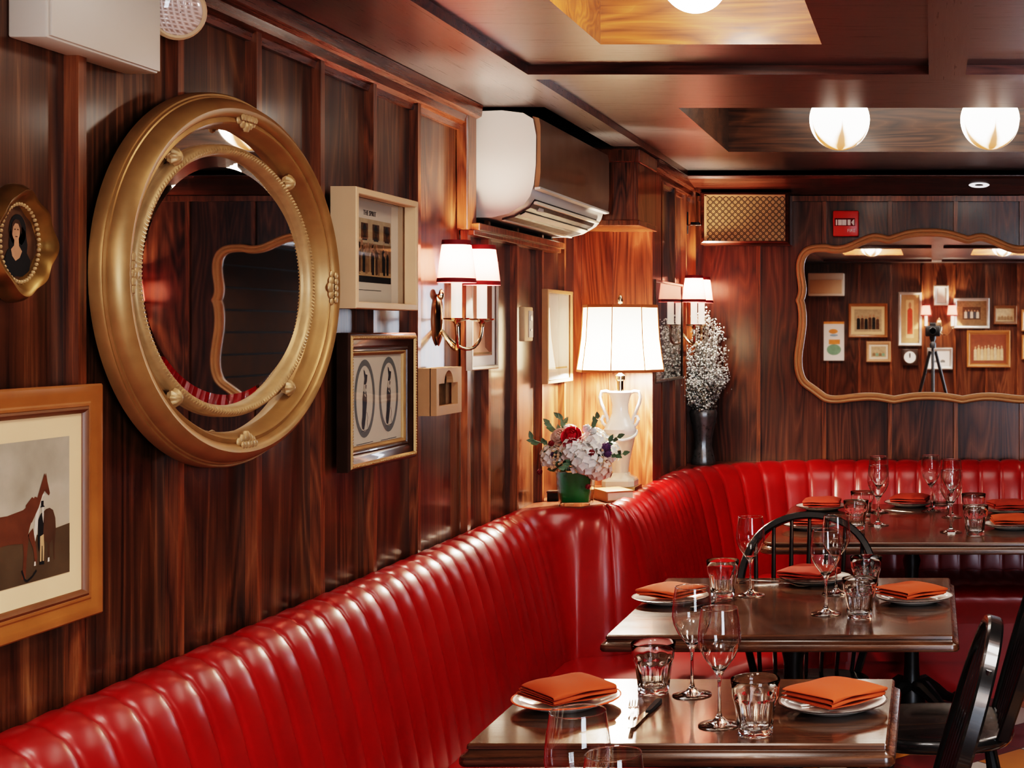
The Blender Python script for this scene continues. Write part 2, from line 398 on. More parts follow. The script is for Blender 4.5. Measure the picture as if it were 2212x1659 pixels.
for nm, c, v, sc in (('ground_print', (.095,.062,.032), .6, 12), ('chestnut', (.13,.045,.018), .4, 40), ('bay', (.085,.042,.02), .4, 40), ('black_ink', (.012,.012,.012), .3, 40),
                     ('buff', (.50,.33,.17), .2, 40), ('skin_print', (.46,.25,.14), .3, 60), ('hair_print', (.06,.028,.014), .4, 60), ('white_ink', (.62,.55,.44), .1, 40), ('grey_ring', (.19,.20,.19), .12, 30),
                     ('slate', (.07,.075,.085), .4, 90), ('sepia_dark', (.10,.05,.022), .7, 45), ('sepia_mid', (.26,.16,.08), .5, 60), ('sepia_light', (.48,.36,.22), .4, 40),
                     ('rose_print', (.50,.29,.20), .3, 12), ('rust_print', (.20,.06,.025), .4, 20), ('red_robe', (.55,.10,.05), .3, 40), ('orange_print', (.7,.28,.06), .3, 20), ('green_print', (.22,.36,.24), .3, 30), ('blue_print', (.30,.42,.48), .3, 30)):
    M[nm] = noisy(nm, c, .7, v, sc)
# ================= ROOM ===================================================
mb = MB(); mb.box((.6, 2.9, -.05), (4.4, 8.4, .1)); struct(mb, 'floor', M['floor'], smooth=False)
def battens(mb, pts, axis, z0, z1, w=.023, p=.024, mi=1):
    mb.mi = mi
    for q, base, sgn in pts:
        if axis == 'Y': mb.box((base+sgn*p/2, q, (z0+z1)/2), (p, w, z1-z0))
        else: mb.box((q, base+sgn*p/2, (z0+z1)/2), (w, p, z1-z0))
    mb.mi = 0
BY = [2.426+.317*i for i in range(-11, 11)]
mb = MB(); mb.box((XL-.05, (YF+5.99)/2, 1.25), (.1, 5.99-YF, 2.5))
battens(mb, [(y-.0115, XL, 1) for y in BY if y > YF+.05 and abs(y-4.33) > .05 and y < 5.8], 'Y', .0, 2.16)
mb.mi = 1
mb.box((XL+.018, 4.42, 2.03), (.036, .085, .38), .004)           # post beside the wall unit
mb.box((XL+.016, 4.42, 1.00), (.020, .03, 1.70))
mb.box((XL+.03, 4.93, 1.852), (.06, 1.03, .022), .003)           # ledge under it
mb.box((XL+.022, 4.93, 1.834), (.044, 1.03, .016), .002)
mb.mi = 2; mb.box((XL+.004, 4.95, 2.16), (.012, 1.02, .58))  # near-black sheet painted in for the shade of the gap above the unit
struct(mb, 'wall_left', [M['panel'], M['batten'], M['void']], smooth=False)
# corner bump-out behind the lamp, bulkhead above it, and the short return wall
mb = MB(); mb.mi = 0
mb.box(((XL-1.10)/2, 5.915, 1.25), (XL*-1-1.10, .17, 2.5))
mb.box((-1.115, 5.822, 1.43), (.03, .016, 1.0)); mb.box((-1.265, 5.824, 1.43), (.016, .012, 1.0)); mb.box((-1.395, 5.822, 1.43), (.03, .016, 1.0))
mb.mi = 1
mb.box(((XL-1.095)/2, 5.665, 2.085), (-XL-1.095, .33, .27))
mb.box(((XL-1.085)/2, 5.66, 1.941), (-XL-1.085, .35, .022), .003); mb.box(((XL-1.085)/2, 5.66, 2.19), (-XL-1.085, .35, .05), .004)
for x in (-1.12, -1.25, -1.39): mb.box((x, 5.495, 2.06), (.03, .014, .22))
mb.mi = 2; mb.box((XL2-.05, 6.45, 1.25), (.1, .92, 2.5)); 
battens(mb, [(y, XL2, 1) for y in (6.08, 6.38, 6.66)], 'Y', .0, 2.16)
mb.mi = 1; mb.box((XL2+.02, 6.86, 1.25), (.04, .08, 2.0))
struct(mb, 'wall_corner', [M['pilaster'], M['batten'], M['panel']], smooth=False)
mb = MB(); mb.box((.7, YB+.05, 1.25), (4.0, .1, 2.5))
battens(mb, [(.107+.306*i, YB, -1) for i in range(-3, 9)], 'X', .0, 2.18, .02, .016)
mb.mi = 1; mb.box((.7, YB-.012, 2.155), (4.0, .024, .025))
struct(mb, 'wall_back', [M['panel_back'], M['batten']], smooth=False)
mb = MB(); mb.box((.6, YF-.05, 1.25), (4.2, .1, 2.5))
battens(mb, [(.317*i-.1, YF, 1) for i in range(-4, 9)], 'X', .0, 2.2)
struct(mb, 'wall_front', [M['panel_front'], M['batten']], smooth=False)
mb = MB(); mb.box((XR+.05, 2.9, 1.25), (.1, 8.2, 2.5))
mb.mi = 1
for k in range(13): mb.box((XR-.008, 2.9, .085+.17*k), (.016, 7.9, .155))
struct(mb, 'wall_right', [M['void'], M['plank']], smooth=False)
# ---- coffered ceiling: a height field on a rectilinear grid ----------------
ZP, ZK, ZN = CZ+.7047, CZ+.99, CZ+.93
AREAS = []   # (x0,x1,y0,y1,z,kind) later ones win
for xa, xb in ((-1.074, -.011), (.087, 1.15), (1.30, 2.4)):
    for ya, yb in ((-.80, 1.44), (1.55, 3.928)): AREAS.append((xa, xb, ya, yb, ZP, 1))
AREAS += [(-1.074, 1.15, 4.007, 6.50, ZP, 1), (1.30, 2.4, 4.007, 6.50, ZP, 1)]
for ya, yb in ((.0, 1.2), (2.45, 3.643)):
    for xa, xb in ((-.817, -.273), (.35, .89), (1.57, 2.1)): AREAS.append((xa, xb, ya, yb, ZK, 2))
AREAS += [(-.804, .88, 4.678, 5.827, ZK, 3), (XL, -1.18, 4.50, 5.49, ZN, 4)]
xs = sorted({XL-.05, -1.074, XR+.05} | {a for A in AREAS for a in A[:2]}); ys = sorted({YF-.05, YB+.05} | {a for A in AREAS for a in A[2:4]})
def lev(i, j):
    if not (0 <= i < len(xs)-1 and 0 <= j < len(ys)-1): return None
    x, y = (xs[i]+xs[i+1])/2, (ys[j]+ys[j+1])/2
    r = (ZC, 5 if (x < -1.074 or -.011 < x < .087) else 0)
    for a in AREAS:
        if a[0] < x < a[1] and a[2] < y < a[3]: r = (a[4], a[5])
    return r
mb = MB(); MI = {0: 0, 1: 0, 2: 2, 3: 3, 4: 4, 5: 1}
for i in range(len(xs)-1):
    for j in range(len(ys)-1):
        z, k = lev(i, j); mb.mi = MI[k]
        x0, x1, y0, y1 = xs[i], xs[i+1], ys[j], ys[j+1]
        mb.poly([(x0,y0,z), (x0,y1,z), (x1,y1,z), (x1,y0,z)])
        for di, dj, e in ((1,0,((x1,y0),(x1,y1))), (0,1,((x0,y1),(x1,y1)))):
            L = lev(i+di, j+dj)
            if L and abs(L[0]-z) > 1e-6:
                kk = k if z > L[0] else L[1]
                mb.mi = {1: 5}.get(kk, MI[kk])
                (a, b), (c, d) = e
                mb.poly([(a,b,z), (c,d,z), (c,d,L[0]), (a,b,L[0])])
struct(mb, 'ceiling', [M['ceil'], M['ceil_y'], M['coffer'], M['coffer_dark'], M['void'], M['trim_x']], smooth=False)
CR = [(0,2.135),(.012,2.135),(.016,2.150),(.030,2.158),(.034,2.178),(.050,2.186),(.055,2.2185),(0,2.2185)]
mb = MB(); mb.prism([(XL+o, YF, z) for o, z in CR], (0, 4.415-YF+.05, 0)); struct(mb, 'trim_1', M['trim'], sharp=25)
mb = MB(); mb.prism([(XL2+o, 5.84, z) for o, z in CR], (0, 6.88-5.84, 0)); struct(mb, 'trim_2', M['trim'], sharp=25)
mb = MB(); mb.prism([(-1.08, 6.50, 2.2447), (-1.08, 6.50, 2.2246), (-1.08, 6.53, 2.212), (-1.08, 6.895, 2.168), (-1.08, 6.895, 2.2447)], (3.66, 0, 0)); struct(mb, 'trim_3', M['trim_x'], smooth=False)

# ================= BANQUETTE ==============================================
def arc(cx, cy, r, a0, a1, n):
    return [(cx+r*math.cos(math.radians(a0+(a1-a0)*i/n)), cy+r*math.sin(math.radians(a0+(a1-a0)*i/n))) for i in range(n+1)]
W2 = -.93
base = [(-1.2, .35), (-1.2, 4.84)] + arc(-1.16, 4.84, .04, 180, 90, 4)[1:] + arc(-1.13, 5.08, .2, 270, 360, 14) + arc(W2+.52, 6.13, .52, 180, 90, 20) + [(2.35, 6.65)]
def resample(P, step):
    P = [Vector((a, b)) for a, b in P]; out = [P[0]]; acc = 0.0; T = 0.0; L = [0.0]
    for a, b in zip(P, P[1:]): L.append(L[-1]+(b-a).length)
    n = int(round(L[-1]/step)); res = []; k = 0
    for i in range(n+1):
        s = L[-1]*i/n
        while k < len(L)-2 and L[k+1] < s: k += 1
        d = L[k+1]-L[k]; t = (s-L[k])/d if d else 0
        p = P[k].lerp(P[k+1], t); res.append((p, s))
    return res, L[-1]
SP = 12
pitch = .0945
pts, Ltot = resample(base, pitch/SP)
prof = [(0,.40),(-.006,.47),(.006,.55),(.022,.64),(.042,.73),(.062,.81),(.078,.86),(.092,.893),(.112,.922),(.138,.940),(.168,.945),(.190,.938),(.202,.92),(.204,.86)]
def rib_phase():
    out = []; ph = 0.0
    for i, (p, s) in enumerate(pts):
        out.append(ph); step = Ltot/(len(pts)-1)
        wide = p.y < 5.12 and p.x > -1.195
        ph += step/(.128 if wide else pitch)
    return out
RPH = rib_phase()
def tangent(i):
    a = pts[max(i-2, 0)][0]; b = pts[min(i+2, len(pts)-1)][0]; t = (b-a); t.normalize(); return t
mb = MB(); rows = []
for i, (p, s) in enumerate(pts):
    t = tangent(i); n = Vector((-t.y, t.x))                      # towards the wall
    ph = RPH[i] % 1; bul = abs(math.sin(PI*ph))**.34
    j = math.sin(s*37.0)*.5+math.sin(s*91.0)*.5
    row = []
    for k, (o, z) in enumerate(prof):
        amp = .0 if k == 0 else min(.014, .0045+.0095*max(0.0, (z-.5)/.38))
        if k >= 11: amp = .004
        nz = 0.0 if k < 7 else min(1.0, (k-6)/3.0)
        d = amp*(bul-.55) + .0005*j*(1 if 0 < k < 11 else 0)
        row.append((p.x+n.x*(o-d*(1-nz)), p.y+n.y*(o-d*(1-nz)), z+d*nz))
    rows.append(row)
mb.rings(rows, close=False)
bq = empty('banquette', (0, 0, 0), 'long red leather channel-back banquette along the panelled walls and around the corner', 'banquette')
o = mb.build('backrest', M['leather'], bq, sharp=80)
# seat: strip between the backrest line and the front edge
segs = [((-1.2,.35),(-1.2,4.80),(-.70,.35),(-.70,4.36),60), ((-1.2,4.80),(-1.13,4.88),(-.70,4.36),(-.66,4.50),4)]
ctl = [((-1.2,.35),(-.70,.35)), ((-1.2,4.80),(-.70,4.34)), ((-1.17,4.87),(-.69,4.42)), ((-1.13,4.88),(-.665,4.48))]
ar = arc(-1.13, 5.08, .2, 270, 360, 6)[1:]; inn = [(-.64,4.56),(-.60,4.65),(-.55,4.74),(-.50,4.83),(-.46,4.92),(-.43,5.02)]
ctl += list(zip(ar, inn)) + [((W2,6.13),(-.43,6.02))]
ar = arc(W2+.52, 6.13, .52, 180, 90, 6)[1:]; inn = [(-.428,6.06),(-.42,6.10),(-.40,6.13),(-.375,6.15),(-.345,6.16),(-.31,6.165)]
ctl += list(zip(ar, inn)) + [((2.35,6.65),(2.35,6.165))]
sp = []
for (a, b), (c, d) in zip(ctl, ctl[1:]):
    a, b, c, d = map(Vector, (a, b, c, d)); n = max(1, int((c-a).length/.0945*6))
    for i in range(n): sp.append((a.lerp(c, i/n), b.lerp(d, i/n)))
sp.append((Vector(ctl[-1][0]), Vector(ctl[-1][1])))
mb = MB(); rows = []; s = 0; prev = None
for a, b in sp:
    if prev is not None: s += (a-prev).length
    prev = a
    far = a.y > 6.3
    ph = (s/.0945) % 1; bul = (abs(math.sin(PI*ph))**.6-.5)*(.008 if far else .0)
    dirv = (b-a).normalized()
    row = []
    for f, z in ((-.02,.47),(.04,.482),(.25,.492),(.6,.492),(.86,.484),(.96,.468),(1.0,.445),(1.005,.42),(.985,.40),(.97,.33)):
        q = a.lerp(b, f); row.append((q.x, q.y, z-.012+bul*(1 if f < .97 else .3)))
    rows.append(row)
mb.rings(rows, close=False); mb.build('seat', M['leather'], bq, sharp=60)
mb = MB(); rows = []
for a, b in sp:
    row = []
    for f, z in ((.955,.345),(.955,.16),(.90,.155),(.90,0)):
        q = a.lerp(b, f); row.append((q.x, q.y, z))
    rows.append(row)
mb.rings(rows, close=False); o = mb.build('seat_base', M['leather'], bq, sharp=30)
mb = MB(); rows = [[(a.lerp(b,.894).x, a.lerp(b,.894).y, z) for z in (.15, .0)] for a, b in sp]
mb.rings(rows, close=False); mb.build('toe_kick', M['black_paint'], bq)
# ledge in the corner niche behind the backrest, and a cap strip behind it along the walls
mb = MB()
mb.prism([(XL+.001,4.80,.905),(-1.385,4.86,.905),(-1.28,5.075,.905),(-1.12,5.10,.905),(-1.07,5.2,.905),(-1.065,5.829,.905),(XL+.001,5.829,.905)], (0,0,.028))
rr = [(-1.134,6.0),(-1.115,6.2),(-1.08,6.4),(-.98,6.6),(-.80,6.76),(-.60,6.84),(-.4,6.865),(-.4,6.899),(-1.131,6.899)]
mb.prism([(x, y, .905) for x, y in rr], (0,0,.028))
struct(mb, 'trim_4', M['pilaster'], smooth=False)

# ================= TABLES =================================================
def edge_profile(t):
    # (outset, z below the top): reeded edge, wide lower roll
    return [(-.004,0),(.0,-.003),(.001,-.010),(-.003,-.012),(-.001,-.016),(.003,-.019),(.006,-.021),(.013,-.024),(.015,-.030),(.015,-.038),(.012,-.042),(-.01,-.043)]
def rect_loop(x0, x1, y0, y1, r=.004, rl=None, n=5):
    rs = rl or [r]*4
    P = []
    for (cx, cy, a0), q in zip(((x0,y0,180),(x1,y0,270),(x1,y1,0),(x0,y1,90)), rs):
        sx = 1 if cx == x0 else -1; sy = 1 if cy == y0 else -1
        P += arc(cx+sx*q, cy+sy*q, q, a0, a0+90, n)
    return P
def offset_loop(P, d):
    n = len(P); out = []
    for i in range(n):
        a, b = Vector(P[i-1]), Vector(P[(i+1) % n]); t = (b-a).normalized(); out.append((P[i][0]+t.y*d, P[i][1]-t.x*d))
    return out
def table(label, x0, x1, y0, y1, z, cols, rl=None, name='dining_table'):
    cx, cy = (x0+x1)/2, (y0+y1)/2
    root = empty(name, (cx, cy, 0), label, 'table')
    P = rect_loop(x0-cx, x1-cx, y0-cy, y1-cy, .006, rl)
    mb = MB(); pr = edge_profile(z)
    ringsP = [[(a, b, z+dz) for a, b in offset_loop(P, o)] for o, dz in pr]
    mb.mi = 1; mb.rings(ringsP); mb.mi = 0
    top = offset_loop(P, pr[0][0]); mb.poly([(a, b, z) for a, b in top]); mb.mi = 1; mb.poly([(a, b, z-.043) for a, b in offset_loop(P, -.01)])
    mb.build('tabletop', [M['table'], M['table_edge']], root, sharp=30)
    for px, py in cols:
        px -= cx; py -= cy
        mb = MB(); mb.lathe([(.0,.05),(.055,.05),(.05,.09),(.034,.12),(.03,.2),(.026,.4),(.028,.58),(.036,.62),(.03,.64),(.05,z-.05),(.0,z-.05)], 20, (px, py, 0)); mb.build('pedestal_column', M['iron'], root)
        mb = MB(); mb.prism([(px+a, py+b, z-.061) for a, b in ((-.18,-.025),(-.025,-.025),(-.025,-.18),(.025,-.18),(.025,-.025),(.18,-.025),(.18,.025),(.025,.025),(.025,.18),(-.025,.18),(-.025,.025),(-.18,.025))], (0,0,.018)); mb.build('mounting_plate', M['iron'], root, smooth=False)
        mb = MB()
        for q in range(4):
            a = q*PI/2+PI/4; c, s_ = math.cos(a), math.sin(a)
            mb.tube([(px+c*r, py+s_*r, h) for r, h in ((.02,.115),(.07,.118),(.13,.085),(.19,.045),(.235,.026),(.26,.03))], [.03,.032,.026,.02,.018,.02], 10)
            mb.ball((px+c*.26, py+s_*.26, .0225), .0225, 10)
            mb.build('pedestal_foot', M['iron'], root); mb = MB()
        mb.bm.free()
    return root
T1 = table('nearest dark oak table, laid for two with a fork and knife', -.904, -.088, 2.870, 3.409, .74, [(-.48, 3.14)])
T2 = table('square dark oak table in the middle, laid for three', -.861, .055, 3.896, 4.803, .74, [(-.405, 4.30)])
T3 = table('long dark oak table farthest away, close to the back banquette', -.620, 1.05, 5.39, 6.60, .77, [(-.085, 5.95), (.62, 5.95)], [.05, .006, .006, .10])
T0 = table('dark oak table below the frame, carrying the two foreground wine glasses', -.95, -.10, 1.72, 2.36, .74, [(-.5, 2.04)])

# ================= CHAIRS =================================================
def chair(label, x, y, rz):
    root = empty('windsor_chair', (x, y, 0), label, 'chair', rz, 'black bow-back spindle chairs')
    K = M['black_paint']
    P = []
    for i in range(40):
        a = 2*PI*i/40; c, s = math.cos(a), math.sin(a)
        P.append((.215*math.copysign(abs(c)**.75, c), .205*math.copysign(abs(s)**.72, s)))
    mb = MB(); mb.rings([[(a*k, b*k, z) for a, b in P] for k, z in ((.90,.418),(.97,.424),(1.0,.436),(1.0,.448),(.975,.457),(.90,.458),(.6,.447))], caps=True); mb.build('seat', K, root, sharp=50)
    tl = math.tan(math.radians(17))
    def bk(u, z): return (u, .165+(z-.45)*tl, z)
    half = [(-.165,.452),(-.195,.55),(-.216,.65),(-.222,.72),(-.212,.785),(-.186,.845),(-.145,.892),(-.085,.922),(-.03,.934)]
    pts_ = [bk(u, z) for u, z in half] + [bk(-u, z) for u, z in half[::-1]]
    # smooth the bow
    sm = []
    for a, b in zip(pts_, pts_[1:]):
        for k in range(3): sm.append(Vector(a).lerp(Vector(b), k/3))
    sm.append(Vector(pts_[-1]))
    for _ in range(3): sm = [sm[0]]+[(sm[i-1]+sm[i]*2+sm[i+1])/4 for i in range(1, len(sm)-1)]+[sm[-1]]
    mb = MB(); up = Vector((0, 1, -tl)).normalized(); ringsB = []
    for i, p in enumerate(sm):
        t = (sm[min(i+1, len(sm)-1)]-sm[max(i-1, 0)]).normalized(); v = t.cross(up).normalized()
        # rounded rectangular section: wide across the bow, thinner front to back
        ringsB.append([p+v*a*.0115+up*b*.0165 for a, b in ((-1,-.7),(-.7,-1),(.7,-1),(1,-.7),(1,.7),(.7,1),(-.7,1),(-1,.7))])
    mb.rings(ringsB, caps=True); mb.build('back_bow', K, root, sharp=30)
    def bow_z(u):
        best = max((p.z for p in sm if abs(p.x-u) < .02), default=.9); return best
    for k in range(-3, 4):
        u = k*.052; ut = k*.0585
        mb = MB(); zt = bow_z(ut)
        mb.tube([bk(u*.93, .45), bk((u*.6+ut*.4), .62), bk(ut, zt)], [.0065, .0085, .006], 8); mb.build('spindle', K, root)
    for sx, sy in ((-1,-1),(1,-1),(-1,1),(1,1)):
        mb = MB(); A = Vector((sx*.14, sy*.13, .425)); B = Vector((sx*.205, sy*.20+.01*sy, 0))
        mb.tube([A.lerp(B, k) for k in (0,.12,.35,.6,.85,1)], [.013,.017,.019,.016,.013,.012], 10); mb.build('leg', K, root)
    mb = MB()
    for sx in (-1, 1):
        mb = MB(); mb.tube([(sx*.172,-.168,.21),(sx*.172,0,.21),(sx*.172,.168,.21)], [.008,.012,.008], 8); mb.build('stretcher', K, root)
    mb = MB(); mb.tube([(-.172,0,.21),(0,0,.21),(.172,0,.21)], [.008,.012,.008], 8); mb.build('stretcher', K, root)
    return root
chair('black bow-back spindle chair facing the camera between the middle and the far table', -.405, 4.56, 0)
chair('black bow-back chair in the lower right corner, beside the nearest table', -.185, 3.075, -PI/2)
chair('black bow-back chair cut by the right frame edge, beside the middle table', .02, 4.11, -PI/2)
# ================= WALL THINGS ============================================
RL, RB, RF = PI/2, 0.0, PI       # facing the left wall, the back wall, the front wall (local x to the right, -y towards the viewer)
def frame_mesh(mb, w, h, prof):
    """mitred rectangular moulding; prof: (inset from the outer edge, distance out from the wall)"""
    rr = [[(sx*(w/2-i), -o, sz*(h/2-i)) for sx, sz in ((-1,-1),(1,-1),(1,1),(-1,1))] for i, o in prof]
    mb.rings(rr)
def quad(mb, x0, x1, z0, z1, o): mb.poly([(x0,-o,z0),(x1,-o,z0),(x1,-o,z1),(x0,-o,z1)])
def shape(mb, P, o): mb.poly([(x,-o,z) for x, z in P])
def ell(cx, cz, a, b, n=40): return [(cx+a*math.cos(2*PI*i/n), cz+b*math.sin(2*PI*i/n)) for i in range(n)]
def stroke(mb, P, w, o):
    for (a, b), (c, d) in zip(P, P[1:]):
        t = Vector((c-a, d-b)); n = Vector((-t.y, t.x)).normalized()*w/2
        shape(mb, [(a-n.x,b-n.y),(c-n.x,d-n.y),(c+n.x,d+n.y),(a+n.x,b+n.y)], o)
def picture(name, label, loc, w, h, rz, fmat, prof, matmat, matw, art=None, glass=True, group=None, cat='picture', fillet=None):
    root = empty(name, loc, label, cat, rz, group)
    mb = MB(); frame_mesh(mb, w, h, prof)
    mb.build('frame', fmat, root, sharp=28)
    fi = prof[-1][0]; fo = min(.012, prof[-1][1]*.6)
    iw, ih = w-2*fi, h-2*fi
    if fillet:
        mb = MB(); frame_mesh(mb, iw+.004, ih+.004, [(0, prof[-1][1]+.003),(.004,prof[-1][1]+.005),(.009,prof[-1][1]+.001),(.011,fo)]); mb.build('fillet', fillet, root)
    mb = MB(); mb.box((0,-fo/2,0), (iw+.006, fo, ih+.006)); mb.build('mount', matmat, root, smooth=False)
    aw, ah = iw-2*matw, ih-2*matw
    if art: art(root, aw, ah, fo)
    if glass:
        mb = MB(); quad(mb, -iw/2, iw/2, -ih/2, ih/2, prof[-1][1]*.92); mb.build('glass_pane', M['pane'], root, recalc=False, smooth=False)
    return root
LIFT = .0245      # things hang against the battens, not the boards
def wall_rect(x0, x1, yt, yb, depth, wall=XL):
    """photo rectangle on a board standing `depth` off the left wall -> centre, width, height"""
    X = wall+LIFT+depth
    d0, d1 = F*X/(x0-VX), F*X/(x1-VX)
    zt, zb = CZ+(VY-yt)*d0/F, CZ+(VY-yb)*d0/F
    return (wall+LIFT, (d0+d1)/2, (zt+zb)/2), d1-d0, zt-zb
HP = lambda P, w, h, s=1: [((x-.5)*w, (z-.5)*h) for x, z in P]

# --- horse print ----------------------------------------------------------
def horse_art(root, w, h, o):
    mb = MB(); quad(mb, -w/2, w/2, -h/2, h/2, o+.0004)
    mb.mi = 1; shape(mb, [(-w/2,-h/2),(w/2,-h/2),(w/2,-h*.14),(w*.36,-h*.175),(w*.2,-h*.20),(0,-h*.2),(-w*.3,-h*.17),(-w/2,-h*.16)], o+.0008)
    # unit: u metres from the right edge, v fraction of height
    def U(P): return [(w/2-a*.01, (b-.5)*h) for a, b in P]
    mb.mi = 6; shape(mb, U([(20,.12),(6,.10),(0,.14),(0,.02),(20,.01)]), o+.0009)
    # standing chestnut horse, head to the right (coordinates: cm left of the print's right edge, height fraction)
    mb.mi = 2
    body = [(8.3,.585),(9.2,.60),(10.2,.555),(12.2,.52),(16,.50),(21,.505),(25,.53),(28.5,.515),(30,.46),(30.3,.37),(28.6,.30),(25,.325),(20,.295),(15.5,.30),(12.2,.285),(11.0,.33),(10.4,.40),(9.6,.47),(8.6,.54)]
    shape(mb, U(body), o+.0012)
    shape(mb, U([(8.8,.57),(8.0,.64),(7.35,.70),(6.95,.735),(6.8,.755),(6.55,.735),(6.35,.755),(6.2,.73),(6.0,.69),(5.55,.635),(5.35,.605),(5.6,.59),(6.1,.607),(6.7,.63),(7.3,.60),(8.2,.52),(10,.42),(11.6,.45),(11.5,.55),(9.9,.60)]), o+.0013)
    for leg in ([(12.3,.33),(12.0,.20),(12.25,.10),(12.6,.035),(11.5,.035),(11.45,.10),(11.2,.20),(10.7,.34)], [(11,.34),(9.6,.23),(9.3,.15),(9.5,.11),(8.9,.11),(8.6,.16),(8.9,.24),(9.7,.38)],
                [(29.5,.42),(29.2,.27),(29.8,.16),(29.4,.04),(28.4,.04),(28.7,.16),(27.8,.27),(27,.36)], [(27,.36),(26.4,.22),(26.9,.14),(26.4,.06),(25.6,.06),(26,.14),(25.3,.24),(25,.34)]): shape(mb, U(leg), o+.00125)
    shape(mb, U([(30,.47),(31.3,.40),(31.6,.26),(31,.15),(30.5,.25),(30.2,.36)]), o+.0011)
    mb.mi = 3     # second horse seen from behind
    shape(mb, U([(7.3,.47),(6.4,.495),(5.4,.50),(4.5,.48),(3.9,.42),(3.75,.34),(3.95,.28),(4.1,.20),(4.0,.12),(4.35,.12),(4.45,.22),(4.7,.27),(5.4,.24),(5.45,.13),(5.95,.13),(5.9,.25),(6.7,.27),(7.4,.30)]), o+.0011)
    mb.mi = 4; shape(mb, U([(8.4,.43),(7.6,.475),(7.1,.47),(6.9,.42),(7.1,.33),(7.6,.28),(8.2,.20),(8.45,.26)]), o+.0014)   # dark coat
    shape(mb, U([(7.6,.56),(7.0,.56),(7.0,.525),(6.75,.52),(6.75,.515),(7.8,.515),(7.8,.52),(7.6,.525)]), o+.0014)
    shape(mb, U([(8.0,.135),(6.9,.13),(6.85,.105),(8.1,.11)]), o+.0014)
    mb.mi = 5; shape(mb, U([(7.9,.31),(7.0,.32),(6.85,.22),(6.95,.13),(7.25,.13),(7.3,.24),(7.5,.24),(7.6,.13),(7.95,.13)]), o+.00145)   # breeches
    mb.mi = 7; shape(mb, U([(7.45,.515),(7.0,.515),(6.95,.47),(7.1,.40),(7.4,.46)]), o+.0015)
    shape(mb, U([(8.0,.62),(7.2,.615),(6.6,.60),(7.1,.59),(7.6,.56),(8.2,.47),(8.6,.34),(9.2,.27),(9.5,.31),(9.2,.42),(8.7,.55)]), o+.00105)
    mb.mi = 8; shape(mb, U([(9.4,.14),(9.05,.14),(9.0,.11),(9.5,.11)]), o+.0015); shape(mb, U([(5.9,.145),(5.5,.145),(5.5,.115),(6.0,.115)]), o+.0015)
    # strap end curling on the ground
    mb.mi = 4; stroke(mb, U([(12.5,.10),(11.8,.03),(11.2,.015),(9.8,.04),(8.8,.075)]), .0035, o+.0013)
    mb.build('print', [M['sky_print'], M['ground_print'], M['chestnut'], M['bay'], M['black_ink'], M['buff'], M['ground_print'], M['white_ink'], M['white_ink']], root, smooth=False, recalc=False)
z1, z0 = 1.4535, 1.0745
picture('framed_horse_print', 'framed print of a brown horse with a groom, in an orange-brown wooden frame', (XL+LIFT, 2.066, (z0+z1)/2), .764, z1-z0, RL, M['frame_brown'],
        [(0,0),(0,.012),(.003,.0155),(.009,.016),(.018,.013),(.024,.0105),(.028,.010),(.031,.012),(.035,.012),(.037,.0105),(.038,.009)], M['mat_cream'], .043, horse_art, glass=False, fillet=M['frame_brown2'])

# --- small oval portrait ----------------------------------------------------
pc = Vector((XL+LIFT, 2.222, 1.672))
rt = empty('oval_portrait_frame', pc, 'small oval portrait of a dark-haired sitter in a scalloped bronze-gilt frame', 'picture', RL)
def lob(a, k): return k*(1+.055*math.cos(4*a)+.03*math.cos(8*a+.6))
mb = MB(); N = 120; rr = []
for k, o in ((1.0,.0),(1.0,.012),(.97,.030),(.90,.046),(.80,.042),(.74,.030),(.68,.026),(.60,.012)):
    rr.append([(.080*lob(2*PI*i/N, k)*math.cos(2*PI*i/N), -o*.62-.0012*math.cos(8*2*PI*i/N)*(k > .75), .083*lob(2*PI*i/N, k)*math.sin(2*PI*i/N)) for i in range(N)])
mb.rings(rr); mb.build('frame', M['gilt_dark'], rt, sharp=50)
mb = MB()
for i in range(46):
    a = 2*PI*i/46; mb.ball((.0475*math.cos(a), -.016, .0585*math.sin(a)), .0034, 8)
mb.build('beading', M['gilt_light'], rt)
mb = MB(); mb.mi = 0; shape(mb, ell(0, 0, .054, .064), .010)
mb.mi = 1; shape(mb, [(-.03,-.05),(.03,-.05),(.034,-.025),(.02,-.008),(.008,.0),(-.006,.0),(-.022,-.012),(-.032,-.03)], .0112)
mb.mi = 1; shape(mb, ell(.003, .019, .0205, .0245, 24), .0111); shape(mb, [(.006,.03),(.022,.018),(.027,-.002),(.024,-.022),(.012,-.03),(.006,-.005)], .0111); shape(mb, [(-.006,.03),(-.016,.016),(-.018,-.004),(-.013,-.018),(-.007,-.004)], .0111)
mb.mi = 2; shape(mb, ell(-.002, .018, .0098, .0150, 24), .0116); shape(mb, [(-.0055,.008),(.0045,.008),(.0055,-.004),(.013,-.012),(.007,-.022),(-.003,-.027),(-.011,-.020),(-.014,-.010),(-.0065,-.004)], .0115); mb.mi = 3; shape(mb, [(-.011,.03),(-.004,.0355),(.005,.035),(.011,.026),(.012,.012),(.0085,.02),(.003,.029),(-.004,.0295),(-.009,.024),(-.0115,.012),(-.0135,.02)], .0118); stroke(mb, [(-.0065,.020),(-.003,.0205)], .0016, .0118); stroke(mb, [(.0005,.0205),(.004,.020)], .0016, .0118); stroke(mb, [(-.004,.0095),(.0015,.0095)], .0013, .0118)
mb.build('portrait', [M['sepia_dark'], M['black_ink'], M['skin_print'], M['hair_print']], rt, smooth=False, recalc=False)

